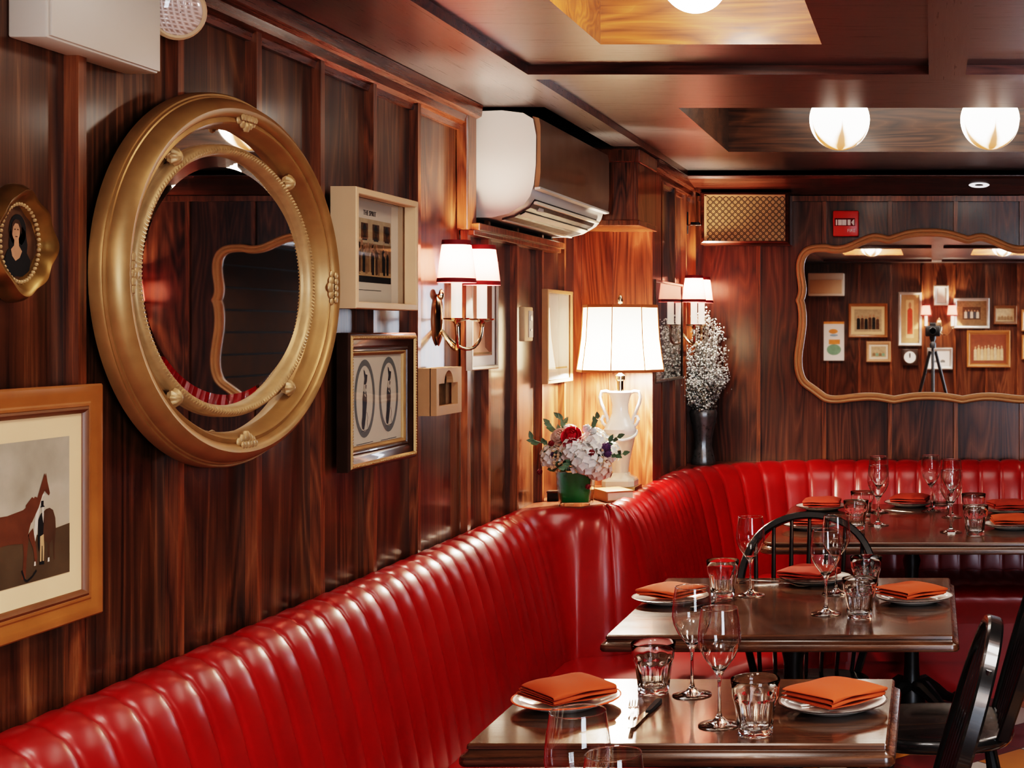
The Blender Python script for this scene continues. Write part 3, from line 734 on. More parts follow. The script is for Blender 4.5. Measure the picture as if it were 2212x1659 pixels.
# --- large gilt oval mirror ---------------------------------------------------
KW = 1.0
def oval_sweep(mb, a, b, prof, n=128, twist=None):
    rr = []
    for off, o in prof:
        r = []; off *= KW
        for i in range(n):
            t = 2*PI*i/n; c, s = math.cos(t), math.sin(t)
            nx, nz = c/a, s/b; l = math.hypot(nx, nz)
            r.append((a*c-nx/l*off, -o, b*s-nz/l*off))
        rr.append(r)
    mb.rings(rr)
def oval_pt(a, b, off, t):
    c, s = math.cos(t), math.sin(t); nx, nz = c/a, s/b; l = math.hypot(nx, nz)
    return Vector((a*c-nx/l*off, 0, b*s-nz/l*off))
XM = XL+LIFT+.03
dl, dr = F*XM/(229-VX), F*XM/(724-VX)
mc = Vector((XL+LIFT, (dl+dr)/2, CZ+(VY-608)*((dl+dr)/2)/F))
A, B = (dr-dl)/2, .362
gm = empty('oval_mirror', mc, 'large oval mirror in a heavy moulded gilt frame with an inner rope band', 'mirror', RL)
KW = .67; mb = MB(); oval_sweep(mb, A, B, [(0,0),(0,.016),(.004,.021),(.009,.021),(.011,.025),(.015,.026),(.017,.033),(.028,.046),(.044,.053),(.058,.051),(.066,.045),(.069,.039),(.074,.041),(.082,.042),(.089,.037),(.092,.028),(.097,.024),(.103,.010)])
mb.build('outer_frame', M['gilt'], gm, sharp=40); KW = 1.0
# strip of mirror between the two frames and the centre glass with its bevel
mb = MB(); oval_sweep(mb, A-.060, B-.060, [(0,.010),(.052,.010)]); mb.build('mirror_border', M['mirror'], gm, smooth=False)
a2, b2 = A-.100, B-.098
mb = MB(); oval_sweep(mb, a2, b2, [(0,.009),(0,.020),(.003,.025),(.010,.028),(.016,.026),(.020,.020),(.022,.014),(.023,.010)]); mb.build('inner_frame', M['gilt_light'], gm, sharp=40)
mb = MB(); n = 210
for i in range(n):
    t0 = 2*PI*i/n; p = oval_pt(a2, b2, .005, t0); q = oval_pt(a2, b2, .016, t0+.018)
    mb.tube([p+Vector((0,-.0245,0)), (p+q)/2+Vector((0,-.0285,0)), q+Vector((0,-.0245,0))], [.0013,.0026,.0013], 5)
mb.build('rope_band', M['gilt_light'], gm)
mb = MB(); oval_sweep(mb, a2-.021, b2-.021, [(0,.010),(.022,.0125)]); mb.build('mirror_bevel', M['mirror'], gm, smooth=False)
mb = MB(); P = [oval_pt(a2-.021, b2-.021, .022, 2*PI*i/128) for i in range(128)]; mb.poly([(p.x, -.0125, p.z) for p in P]); mb.build('mirror_glass', M['mirror'], gm, smooth=False, recalc=False)
for t in (PI*.285, PI*.715, PI*1.285, PI*1.715):
    p = oval_pt(a2, b2, -.012, t); mb = MB()
    for k in range(6):
        pr = [(.004,.0),(.012,.004),(.0165,.014),(.013,.023),(.006,.028),(0,.029)]
    m2 = [[(p.x+r*(1+.10*math.cos(8*2*PI*i/32))*math.cos(2*PI*i/32), -.012-z*.9, p.z+r*(1+.10*math.cos(8*2*PI*i/32))*math.sin(2*PI*i/32)) for i in range(32)] for r, z in [(.012,-.01)]+pr[:-1]+[(.001,.029)]]
    mb.rings(m2, caps=True); mb.build('boss', M['gilt_light'], gm)
for t in (0, PI/2, PI, 3*PI/2):
    mb = MB()
    for k in (-2, -1, 0, 1, 2):
        p = oval_pt(A, B, .060-.005*abs(k), t+k*.034*(1 if abs(math.cos(t)) < .5 else 1.5)); mb.ball((p.x, -.043, p.z), .0125-.0018*abs(k), 10, (1, .6, 1))
        q = oval_pt(A, B, .044, t+k*.03*(1 if abs(math.cos(t)) < .5 else 1.5)); mb.ball((q.x, -.050, q.z), .008, 8, (1, .5, 1))
    mb.build('carved_ornament', M['gilt_light'], gm)

# --- cream box frame with the crowd print ------------------------------------
def crowd_art(root, w, h, o):
    rnd = random.Random(3); mb = MB()
    x0, x1, z0, z1 = -w*.40, w*.37, -h*.30, h*.32
    mb.mi = 0; quad(mb, x0, x1, z0, z1, o+.0003)
    mb.mi = 1; quad(mb, x0, x1, z0+(z1-z0)*.12, z0+(z1-z0)*.62, o+.0005)
    mb.mi = 2; quad(mb, x0, x1, z0, z0+(z1-z0)*.11, o+.0006)
    mb.mi = 3; quad(mb, x0, x1, z0+(z1-z0)*.10, z0+(z1-z0)*.17, o+.0007)
    W, H = x1-x0, z1-z0
    for k in range(34):                      # people at the bar
        mb.mi = rnd.choice((2,2,1,3,4)); cx = x0+W*(.05+.9*rnd.random()); bz = z0+H*(.12+.06*rnd.random()); hh = H*(.36+.14*rnd.random()); ww = W*.022
        shape(mb, [(cx-ww,bz),(cx+ww,bz),(cx+ww*1.2,bz+hh*.7),(cx+ww*.4,bz+hh*.82),(cx-ww*.4,bz+hh*.82),(cx-ww*1.2,bz+hh*.7)], o+.0008+k*1e-5); mb.mi = 5
        shape(mb, ell(cx, bz+hh*.9, ww*.7, hh*.09, 12), o+.0013)
    for k in range(4):
        mb.mi = 4; cx = x0+W*(.08+.25*k); quad(mb, cx, cx+W*.15, z0+H*.68, z0+H*.93, o+.0006); mb.mi = 2
        shape(mb, ell(cx+W*.075, z0+H*.83, W*.04, H*.09, 16), o+.0009); shape(mb, [(cx+W*.02,z0+H*.66),(cx+W*.13,z0+H*.66),(cx+W*.10,z0+H*.74),(cx+W*.05,z0+H*.74)], o+.0009)
    mb.mi = 2; quad(mb, x0, x0+W*.04, z0+H*.45, z0+H*.86, o+.001)
    mb.mi = 2; stroke(mb, [(-w*.25,-h*.375),(w*.2,-h*.375)], .0012, o+.0004)
    mb.build('print', [M['sepia_light'], M['sepia_mid'], M['black_ink'], M['buff'], M['sepia_dark'], M['skin_print']], root, smooth=False, recalc=False)
    text('caption', 'THE SPIRIT', .017, (0, -o-.0006, h*.375), (PI/2, 0, 0), M['ink'], root)
loc, w, h = wall_rect(770, 904, 402, 666, .060)
picture('framed_crowd_print', 'deep cream box frame with a brown print of a crowd, right of the oval mirror', loc, w, h, RL, M['frame_cream'],
        [(0,0),(0,.058),(.002,.060),(.014,.060),(.016,.058),(.016,.030)], M['paper'], .0, crowd_art)

# --- two oval figures in a dark gilt-edged frame -------------------------------
def dandies(root, w, h, o):
    mb = MB()
    for s, cx in ((0, -w*.215), (1, w*.23)):
        a, b = w*.185, h*.405; cz = h*.015+s*.004
        P, Q = ell(cx, cz, a, b), ell(cx, cz, a*.80, b*.84)
        mb.mi = 0
        for i in range(40): j = (i+1) % 40; mb.poly([(P[i][0],-o-.0005,P[i][1]),(P[j][0],-o-.0005,P[j][1]),(Q[j][0],-o-.0005,Q[j][1]),(Q[i][0],-o-.0005,Q[i][1])])
        k = b; X = lambda L: [(cx+x*a*1.15, cz+z*k) for x, z in L]
        mb.mi = 1; shape(mb, X([(-.02,.50),(-.10,.74),(.0,.70),(.06,.62),(.22,.60),(.18,.44),(.10,.36),(-.08,.36)]), o+.0007)          # plumed tall hat
        shape(mb, X([(-.14,.16),(-.18,.0),(-.17,-.2),(-.2,-.45),(-.26,-.62),(-.22,-.76),(-.06,-.80),(.02,-.66),(.10,-.42),(.18,-.1),(.17,.08),(.10,.20),(.14,.34),(.04,.36),(-.04,.26)]), o+.0007)
        mb.mi = 2; shape(mb, X([(-.1,.34),(.06,.36),(.05,.27),(.12,.22),(.02,.13),(-.1,.2)]), o+.0008); shape(mb, X([(.02,.14),(.1,.04),(.02,.05),(-.05,.1)]), o+.0009)
        mb.mi = 1; stroke(mb, X([(.18,-.35),(.26,-.5),(.2,-.62),(.26,-.76)]), .0016, o+.0006); stroke(mb, X([(-.3,-.84),(.3,-.80)]), .0014, o+.0006)
        mb.mi = 1; stroke(mb, [(cx-w*.15,-h*.452),(cx+w*.15,-h*.446)], .0015, o+.0005)
    mb.build('print', [M['grey_ring'], M['slate'], M['white_ink']], root, smooth=False, recalc=False)
loc, w, h = wall_rect(755, 900, 719, 1022, .030)
r = picture('framed_twin_oval_print', 'dark gilt-edged frame with two ovals of figures in tall hats', loc, w, h, RL, M['frame_dark'],
        [(0,0),(0,.026),(.004,.030),(.010,.031),(.016,.027),(.030,.022),(.036,.019),(.040,.022),(.043,.021),(.046,.014)], M['paper'], .0, dandies, fillet=M['gilt'])
mb = MB(); frame_mesh(mb, w-.012, h-.012, [(0,.0300),(.003,.034),(.008,.033),(.011,.028)]); 
for s in (-1, 1):
    for i in range(44): mb.ball((s*(w/2-.0115), -.0325, -h/2+.014+(h-.028)*i/43), .003, 6); mb.ball((-w/2+.014+(w-.028)*i/43, -.0325, s*(h/2-.0115)), .003, 6)
mb.build('beading', M['gilt'], r)

# --- small raw-oak box frame with arched cut-out ---------------------------------
loc, w, h = wall_rect(930, 985, 796, 899, .034)
r = empty('oak_shadow_box', loc, 'small raw oak shadow box with a stepped round notch, below the brass sconce', 'shadow box', RL)
mb = MB(); out = [(-w/2,-h/2),(w/2,-h/2),(w/2,h/2),(-w/2,h/2)]
inn = [(-w*.40,-h*.30),(w*.34,-h*.30),(w*.34,h*.17)]+[(w*.10-.0+w*.0+ (-.12*w)+w*.17*math.cos(math.radians(a)), h*.17+h*.27*math.sin(math.radians(a))) for a in range(0, 181, 15)]+[(-w*.40,h*.17)]
mb.holed([(x,-.032,z) for x, z in out], [(x,-.032,z) for x, z in inn], (0,-.018,0)); frame_mesh(mb, w, h, [(0,0),(0,.034),(.006,.034),(.006,0)]); mb.build('frame', M['frame_tan'], r, smooth=False)
mb = MB(); mb.box((0,-.004,0), (w-.012,.006,h-.012)); mb.build('backing', M['sepia_mid'], r, smooth=False)
mb = MB(); stroke(mb, [(-w*.22,-h*.12),(-w*.2,h*.0),(-w*.16,h*.1),(-w*.12,-h*.1),(-w*.22,-h*.14)], .006, .009); stroke(mb, [(w*.0,h*.1),(w*.04,-h*.1),(w*.08,h*.06)], .004, .009); mb.build('drawing', M['white_ink'], r, smooth=False, recalc=False)

# --- pinkish print behind the sconce ------------------------------------------------
def rose_art(root, w, h, o):
    mb = MB(); mb.mi = 0; quad(mb, -w/2, w/2, -h/2, h/2, o+.0004); mb.mi = 1
    shape(mb, [(w*.12,-h*.40),(w*.5,-h*.5),(w*.5,h*.5),(w*.1,h*.5),(w*.2,h*.2),(w*.06,-h*.1)], o+.0007); mb.mi = 2; stroke(mb, [(-w/2,-h*.47),(w/2,-h*.47)], .006, o+.0009)
    mb.build('print', [M['rose_print'], M['rust_print'], M['sepia_mid']], root, smooth=False, recalc=False)
loc, w, h = wall_rect(1020, 1078, 556, 801, .018)
picture('framed_rose_print', 'silver-edged framed rose-brown print hanging half hidden behind the brass sconce', loc, w, h, RL, M['silver'], [(0,0),(0,.016),(.003,.018),(.010,.017),(.013,.013)], M['paper_white'], .03, rose_art, glass=False)
# --- thermostat ------------------------------------------------------------------
a = on_x(1132, 663, XL+.02); b = on_x(1153, 738, XL+.02)
r = empty('wall_thermostat', (XL, (a.y+b.y)/2, CZ-.0+(VY-700)*5.06/F), 'small cream wall thermostat plate between battens, left of the lamp niche', 'thermostat', RL)
mb = MB(); mb.box((0,-.010,0), (.105,.020,.118), .004); mb.build('housing', M['frame_cream'], r)
mb = MB(); mb.box((.018,-.0215,0), (.05,.003,.092), .001); mb.build('cover', M['plastic_white'], r)
mb = MB(); mb.box((.018,-.024,.022), (.026,.003,.02), .001); mb.build('display', M['silver'], r); mb = MB(); mb.box((.018,-.024,-.02), (.02,.003,.008), .001); mb.build('button', M['silver'], r)
# --- glazed frame beside the lamp ---------------------------------------------------
def faint_art(root, w, h, o):
    mb = MB(); mb.mi = 0; quad(mb, -w*.42, w*.42, -h*.36, h*.30, o+.0004); mb.mi = 1; stroke(mb, [(-w*.42,-h*.37),(w*.42,-h*.37)], .006, o+.0006)
    mb.build('print', [M['paper_white'], M['buff']], root, smooth=False, recalc=False)
loc, w, h = wall_rect(1184, 1238, 624, 830, .022)
picture('framed_pale_print', 'glazed pale print in a thin tan frame, shining beside the lamp in the niche', loc, w, h, RL, M['frame_tan'], [(0,0),(0,.020),(.002,.022),(.011,.022),(.013,.014)], M['paper_white'], .0, faint_art)
# --- dark glazed picture on the return wall --------------------------------------------
def dark_art(root, w, h, o):
    mb = MB(); mb.mi = 0; quad(mb, -w/2, w/2, -h/2, h/2, o+.0004); mb.mi = 1; shape(mb, [(-w*.5,-h*.3),(w*.5,-h*.22),(w*.5,h*.0),(w*.2,h*.1),(-w*.2,h*.02),(-w*.5,-h*.05)], o+.0007)
    mb.build('print', [M['slate'], M['grey_ring']], root, smooth=False, recalc=False)
loc, w, h = wall_rect(1417, 1476, 603, 829, .014, XL2)
picture('framed_dark_print', 'dark glazed picture in a thin wooden frame, between the lamp and the corner sconce', loc, w, h, RL, M['frame_dark'], [(0,0),(0,.012),(.002,.014),(.010,.014),(.012,.010)], M['slate'], .0, dark_art)

# --- emergency light -----------------------------------------------------------------
r = empty('emergency_light', (XL, 2.42, 2.085), 'cream emergency light box with a round lamp head, high on the left wall', 'emergency light', RL)
mb = MB(); mb.box((0,-.030,0), (.325,.060,.195), .004); mb.build('housing', M['plastic'], r)
mb = MB(); mb.box((0,-.0625,0), (.318,.006,.188), .002); mb.build('cover', M['plastic'], r)
hd = Vector((.235,-.052,.030)); ax = Vector((-.62,-.74,-.30)).normalized(); u = ax.cross(Vector((0,0,1))).normalized(); v = u.cross(ax)
def disc(c, rad, n=36): return [c+u*rad*math.cos(2*PI*i/n)+v*rad*math.sin(2*PI*i/n) for i in range(n)]
mb = MB(); mb.rings([disc(hd+ax*o, q) for q, o in ((.012,-.040),(.032,-.036),(.046,-.02),(.052,.0),(.052,.010),(.047,.016),(.043,.012))], caps=False)
mb.tube([hd+ax*-.05, hd+Vector((-.03,.05,.0)), hd+Vector((-.055,.066,.0))], .012, 10); mb.build('lamp_head', M['frame_cream'], r)
mb = MB(); mb.rings([disc(hd+ax*o, q) for q, o in ((.045,.010),(.034,.018),(.018,.022),(.001,.023))]); mb.build('lens', M['lens'], r)

# --- split air conditioner ----------------------------------------------------------------
y0, y1 = 4.503, 5.467; L = y1-y0
r = empty('air_conditioner', (XL, (y0+y1)/2, 1.885), 'white split air conditioner with shade-darkened front colour, under the ceiling on the left wall', 'air conditioner', RL)
Pf = [(.0,.322),(.10,.326),(.165,.318),(.195,.300),(.204,.25),(.203,.16),(.197,.10),(.186,.065),(.168,.040),(.12,.012),(.07,.0),(.0,.0)]
mb = MB(); mb.prism([(-L/2, -o, z) for o, z in Pf], (L,0,0)); mb.build('housing', M['plastic_white'], r, sharp=40)
fp = [(.192,.309),(.212,.303),(.2165,.28),(.2165,.14),(.212,.092),(.199,.089)]
mb = MB(); mb.prism([(-L/2+.004, -o, z) for o, z in fp], (L-.008,0,0)); mb.build('front_panel', M['plastic_shaded'], r, sharp=40)
mb = MB(); mb.prism([(-L/2+.002, -o, z) for o, z in ((.199,.085),(.216,.088),(.216,.094),(.199,.092))], (L-.004,0,0)); mb.build('panel_edge', M['plastic_white'], r, sharp=30)
mb = MB(); mb.prism([(-L/2+.06, -o, z) for o, z in ((.186,.0585),(.170,.0345),(.121,.0055),(.083,-.0045),(.083,.004),(.12,.015),(.167,.043),(.183,.062))], (L-.13,0,0)); mb.build('air_outlet', M['black_plastic'], r, smooth=False)
mb = MB(); c = Vector((0,-.146,.0155)); mb.box(c, (L-.14,.020,.004), 0, Matrix.Rotation(math.radians(-30), 4, 'X')); mb.build('louvre', M['plastic'], r, smooth=False)
mb = MB(); mb.box((0,-.186,.050), (L-.12,.012,.010), .002); mb.box((0,-.088,-.002), (L-.12,.012,.008), .002); mb.build('outlet_lip', M['plastic'], r)
mb = MB()
for i in range(4): mb.box((-L/2+.15+.014*i,-.170,.0365), (.006,.012,.010))
mb.build('outlet_vane', M['plastic_white'], r, smooth=False)

# --- sconces -------------------------------------------------------------------------------
SC = {}
def sconce(label, loc, rz, spread=.115, reach=.092, lights=True, group=None):
    r = empty('wall_sconce', loc, label, 'wall sconce', rz, group)
    prf = [(0,.0),(.030,.0),(.032,.004),(.026,.010),(.014,.014),(.0,.016)]
    mb = MB(); rr = [[(q*.95*math.cos(2*PI*i/32), -o, q*2.35*math.sin(2*PI*i/32)) for i in range(32)] for q, o in prf[1:-1]+[(.002,.016)]]
    mb.rings(rr, caps=True); mb.ball((0,-.012,.072), .010, 10, (1,.8,1.6)); mb.build('back_plate', M['brass'], r)
    for s in (-1, 1):
        P = [(0,-.012,-.03),(s*.012,-.035,-.062),(s*.035,-.058,-.085),(s*.065,-.076,-.088),(s*.094,-.088,-.072),(s*.110,-reach,-.045),(s*spread,-reach,-.018)]
        sm = [Vector(p) for p in P]; q = []
        for a, b in zip(sm, sm[1:]): q += [a, a.lerp(b,.5)]
        q.append(sm[-1])
        for _ in range(3): q = [q[0]]+[(q[i-1]+q[i]*2+q[i+1])/4 for i in range(1,len(q)-1)]+[q[-1]]
        mb = MB(); mb.tube(q, .0052, 10); mb.build('arm', M['brass'], r)
        mb = MB(); mb.lathe([(.0,-.022),(.006,-.02),(.007,-.012),(.012,-.006),(.034,.0),(.037,.004),(.033,.004),(.014,.001),(.0,.001)], 24, (s*spread,-reach,0)); mb.build('drip_pan', M['brass'], r)
        mb = MB(); mb.lathe([(.0,.0),(.0145,.0),(.0145,.105),(.0,.106)], 20, (s*spread,-reach,.002)); mb.build('candle', M['candle'], r)
        mb = MB(); mb.lathe([(.0,.0),(.009,.004),(.011,.02),(.007,.036),(.0,.046)], 14, (s*spread,-reach,.109)); mb.build('bulb', M['bulb'], r)
        sh = [(.0525,.104),(.0385,.216)]
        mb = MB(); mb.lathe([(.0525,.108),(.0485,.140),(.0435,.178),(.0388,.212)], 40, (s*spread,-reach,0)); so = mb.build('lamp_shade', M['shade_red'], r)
        mb = MB(); mb.lathe([(.0527,.102),(.0535,.104),(.0518,.114),(.0512,.113)], 40, (s*spread,-reach,0)); mb.build('shade_trim', M['shade_trim'], so); mb = MB(); mb.lathe([(.0396,.206),(.0400,.208),(.0386,.219),(.0380,.218)], 40, (s*spread,-reach,0)); mb.build('shade_trim', M['shade_trim'], so)
    return r
def sconce_lights(loc, rz, e=3.0, spread=.115, reach=.092):
    for s in (-1, 1):
        l = bpy.data.lights.new('sconce_bulb', 'POINT'); l.energy = e; l.color = (1,.80,.60); l.shadow_soft_size = .012
        o = bpy.data.objects.new('sconce_bulb_light', l); COL.objects.link(o)
        o.location = Vector(loc)+Matrix.Rotation(rz, 3, 'Z')@Vector((s*spread,-reach,.172))
s1 = (XL, 4.215, 1.572); sconce('polished two-arm wall sconce with pink-lit red-trimmed shades, beside the air conditioner', s1, RL); sconce_lights(s1, RL, 10.0)
s2 = (XL2, 6.60, 1.565); sconce('two-arm wall sconce with small red-trimmed shades in the far corner above the dried flowers', s2, RL, .105, .085); sconce_lights(s2, RL, 11.0, .105, .085)

s4 = (1.04, YB-.017, 1.565); sconce('two-arm wall sconce right of the wavy mirror, outside the frame', s4, RB); sconce_lights(s4, RB, 5.0)
# --- speaker, bracket, fire alarm, wavy mirror on the back wall ------------------------------
r = empty('wall_speaker', (-.856, YB-.017, 2.055), 'brown wooden wall speaker box with a pierced tan grille, high in the corner', 'speaker', RB)
w, h = .408, .24
mb = MB(); rr = [[(sx*(w/2-i), -o, sz*(h/2-j)) for sx, sz in ((-1,-1),(1,-1),(1,1),(-1,1))] for i, j, o in ((0,0,0),(0,0,.125),(.006,.006,.142),(.018,.014,.150),(.020,.016,.138))]
mb.rings(rr); mb.build('cabinet', M['trim_x'], r, smooth=False)
mb = MB(); mb.box((0,-.136,0), (w-.030,.012,h-.024)); mb.build('grille', M['grille'], r, smooth=False)
mb = MB(); mb.box((-w/2+.026,-.144,0), (.012,.005,h-.034)); mb.box((0,-.144,h/2-.018), (w-.042,.005,.006)); mb.build('grille_border', M['frame_tan'], r, smooth=False)
p = at(1479, 486, 6.70)
r = empty('wall_bracket', (XL2+.012, 6.735, p.z), 'tiny black and silver bracket on the corner post left of the speaker', 'bracket', RL)
mb = MB(); mb.box((0,-.004,.012), (.012,.008,.10), .002); mb.build('back_plate', M['black_plastic'], r); mb = MB(); mb.box((0,-.035,0), (.055,.070,.006), .002); mb.build('shelf', M['steel'], r); mb = MB(); mb.box((0,-.040,.010), (.03,.04,.010), .003); mb.build('clip', M['black_plastic'], r)
p = at(1828, 484, YB)
r = empty('fire_alarm', (p.x, YB, p.z), 'red fire alarm strobe with white lettering, above the wavy mirror', 'fire alarm', RB)
mb = MB(); mb.box((0,-.022,0), (.120,.044,.120), .007); mb.build('housing', M['red_plastic'], r)
mb = MB(); mb.box((-.004,-.046,.006), (.094,.006,.036), .001); mb.build('strobe_recess', M['shade_trim'], r)
mb = MB()
for i, (x, ww) in enumerate(((-.046,.007),(-.030,.018),(-.010,.02),(.012,.014))): mb.box((x+.004,-.050,.004), (ww,.006,.026), .001)
mb.prism([(.034,-.047,-.008),(.040,-.047,-.011),(.040,-.047,.019),(.034,-.047,.015),(.026,-.047,.004)], (0,-.006,0)); mb.build('strobe_lens', M['white_letter'], r)
text('lettering', 'FIRE', .021, (.026, -.0445, -.034), (PI/2, 0, 0), M['white_letter'], r)
# wavy mirror: outline read off the photograph, mirrored about its middle
ol = [(1125,252),(1040,254),(960,266),(890,288),(850,300),(828,309),(800,301),(762,290),(720,287),(670,300),(600,328),(540,358),(485,376),(440,381),(405,379),(372,369),(320,369),(262,373),(212,388),(172,420),(146,468),(134,530),(138,600),(150,670),(153,720),(143,762),(128,790),(143,822),(152,880),(154,950),(148,1020),(134,1110),(122,1190),(120,1260),(128,1330),(150,1395),(188,1440),(240,1475),(290,1512),(330,1543),(375,1559),(420,1563),(480,1560),(560,1549),(650,1541),(730,1542),(800,1552),(868,1566),(900,1560),(960,1549),(1040,1539),(1125,1536)]
half = [at(1680+x*.2893, 420+y*.2893, YB-.04) for x, y in ol]
cx = half[0].x; cz = (half[0].z+half[-1].z)/2
P = [(p.x-cx, p.z-cz) for p in half]; P = P + [(-x, z) for x, z in P[-2:0:-1]]
P = P[::-1]
def smooth_loop(P, it=1):
    for _ in range(it):
        n = len(P); Q = []
        for i in range(n):
            a, b = P[i], P[(i+1) % n]; Q += [(a[0]*.75+b[0]*.25, a[1]*.75+b[1]*.25), (a[0]*.25+b[0]*.75, a[1]*.25+b[1]*.75)]
        P = Q
    return P
P = smooth_loop(P, 2)
if sum(P[i][0]*P[(i+1)%len(P)][1]-P[(i+1)%len(P)][0]*P[i][1] for i in range(len(P))) < 0: P = P[::-1]
wm = empty('wavy_mirror', (cx, YB-.017, cz), 'wide mirror in a limed wood frame with a wavy scalloped outline, on the back wall', 'mirror', RB)
mb = MB(); mb.rings([[(x, -o, z) for x, z in offset_loop(P, -i)] for i, o in ((0,0),(0,.020),(.003,.028),(.009,.032),(.015,.030),(.0175,.026),(.020,.031),(.027,.034),(.034,.030),(.037,.022),(.038,.008))]); mb.build('frame', M['cream_wood'], wm, sharp=40)
mb = MB(); Q = offset_loop(P, -.034); f = mb.poly([(x, -.010, z) for x, z in Q]); bmesh.ops.triangulate(mb.bm, faces=mb.bm.faces[:]); mb.build('mirror_glass', M['mirror'], wm, smooth=False, recalc=False)
# --- small white ceiling spot in the cove, globes in the coffers ---------------------------------
p = at(2115, 403, 6.66)
r = empty('recessed_spot', (p.x, 6.66, 2.200), 'small white round recessed fitting in the sloping cove above the wavy mirror', 'recessed light')
n = Vector((0,-.12,-1)).normalized(); u = Vector((1,0,0)); v = n.cross(u)
mb = MB(); mb.rings([[u*q*math.cos(2*PI*i/28)+v*q*math.sin(2*PI*i/28)+n*o for i in range(28)] for q, o in ((.047,-.006),(.047,.004),(.040,.008),(.030,.004),(.001,.003))]); mb.build('trim_ring', emit('white_glowing_trim', (1,.95,.9), .8), r)
def globe(label, x, y, z, rad, mat):
    g = empty('globe_lamp', (x, y, z), label, 'ceiling lamp', 0, None)
    k = rad/.094
    pr = []
    for i in range(25):
        a = -PI/2+PI*i/24*.94; pr.append((.094*math.cos(a), .094*math.sin(a)))
    pr[0] = (0, -.094)
    mb = MB(); mb.lathe([(q*k, zz*k) for q, zz in pr], 48, mod=lambda a, zz: 1-.03*abs(math.cos(2.5*a+.2))**8*(1 if zz < 0 else .3)); mb.build('globe', mat, g, sharp=60)
    mb = MB(); mb.lathe([(.0,.0),(.045,.0),(.048,.01),(.05,ZK-z-.085*k)], 24, (0,0,.084*k)); mb.build('ceiling_mount', M['brass'], g)
    return g
globe('glowing white glass globe in the orange-lit coffer at the top of the frame', at(1500,-45,3.18).x, 3.18, at(1500,-45,3.18).z, .072, M['globe_hot'])
globe('amber-petalled glass globe in the far coffer, left of its neighbour', at(1814,259,5.25).x, 5.25, at(1814,259,5.25).z, .1075, M['globe'])
globe('amber-petalled glass globe in the far coffer, nearest the right edge', at(2139,259,5.25).x, 5.25, at(2139,259,5.25).z, .1060, M['globe'])
for i, (x, y, d) in enumerate(((.62, 3.05, 'first coffer right of the middle beam'), (-.545, .6, 'rear coffer above the camera, left'), (.62, .6, 'rear coffer above the camera, right'))):
    globe('amber-petalled glass globe in the '+d, x, y, 2.30, .1, M['globe'])

# --- what the mirrors show: the front wall behind the camera -----------------------------------------
DV = 2*YB-YF-.06
def fw(zx0, zy0, zx1, zy1):      # rectangle in the mirror -> centre and size on the front wall
    x0, x1 = [((1680+q*.2893)-VX)*DV/F for q in (zx0, zx1)]; zt, zb = [CZ+(VY-(420+q*.2893))*DV/F for q in (zy0, zy1)]
    return ((x0+x1)/2, YF, (zt+zb)/2), x1-x0, zt-zb
def figs(n, bg, cols, seed, frac=.7):
    def art(root, w, h, o):
        rnd = random.Random(seed); mb = MB(); mb.mi = 0; quad(mb, -w/2, w/2, -h/2, h/2, o+.0004)
        for k in range(n):
            mb.mi = 1+k % (len(cols)); cx = -w*.42+w*.84*(k+.5)/n; b = w*.3/n+.004; hh = h*frac*(.8+.2*rnd.random()); z0 = -h*.4
            shape(mb, [(cx-b,z0),(cx+b,z0),(cx+b*.9,z0+hh*.75),(cx+b*.3,z0+hh*.82),(cx-b*.3,z0+hh*.82),(cx-b*.9,z0+hh*.75)], o+.0008); mb.mi = len(cols)+1
            shape(mb, ell(cx, z0+hh*.9, b*.5, hh*.1, 12), o+.001)
        mb.build('print', [bg]+cols+[M['skin_print']], root, smooth=False, recalc=False)
    return art
FP = [(0,0),(0,.022),(.008,.026),(.02,.022),(.028,.014)]
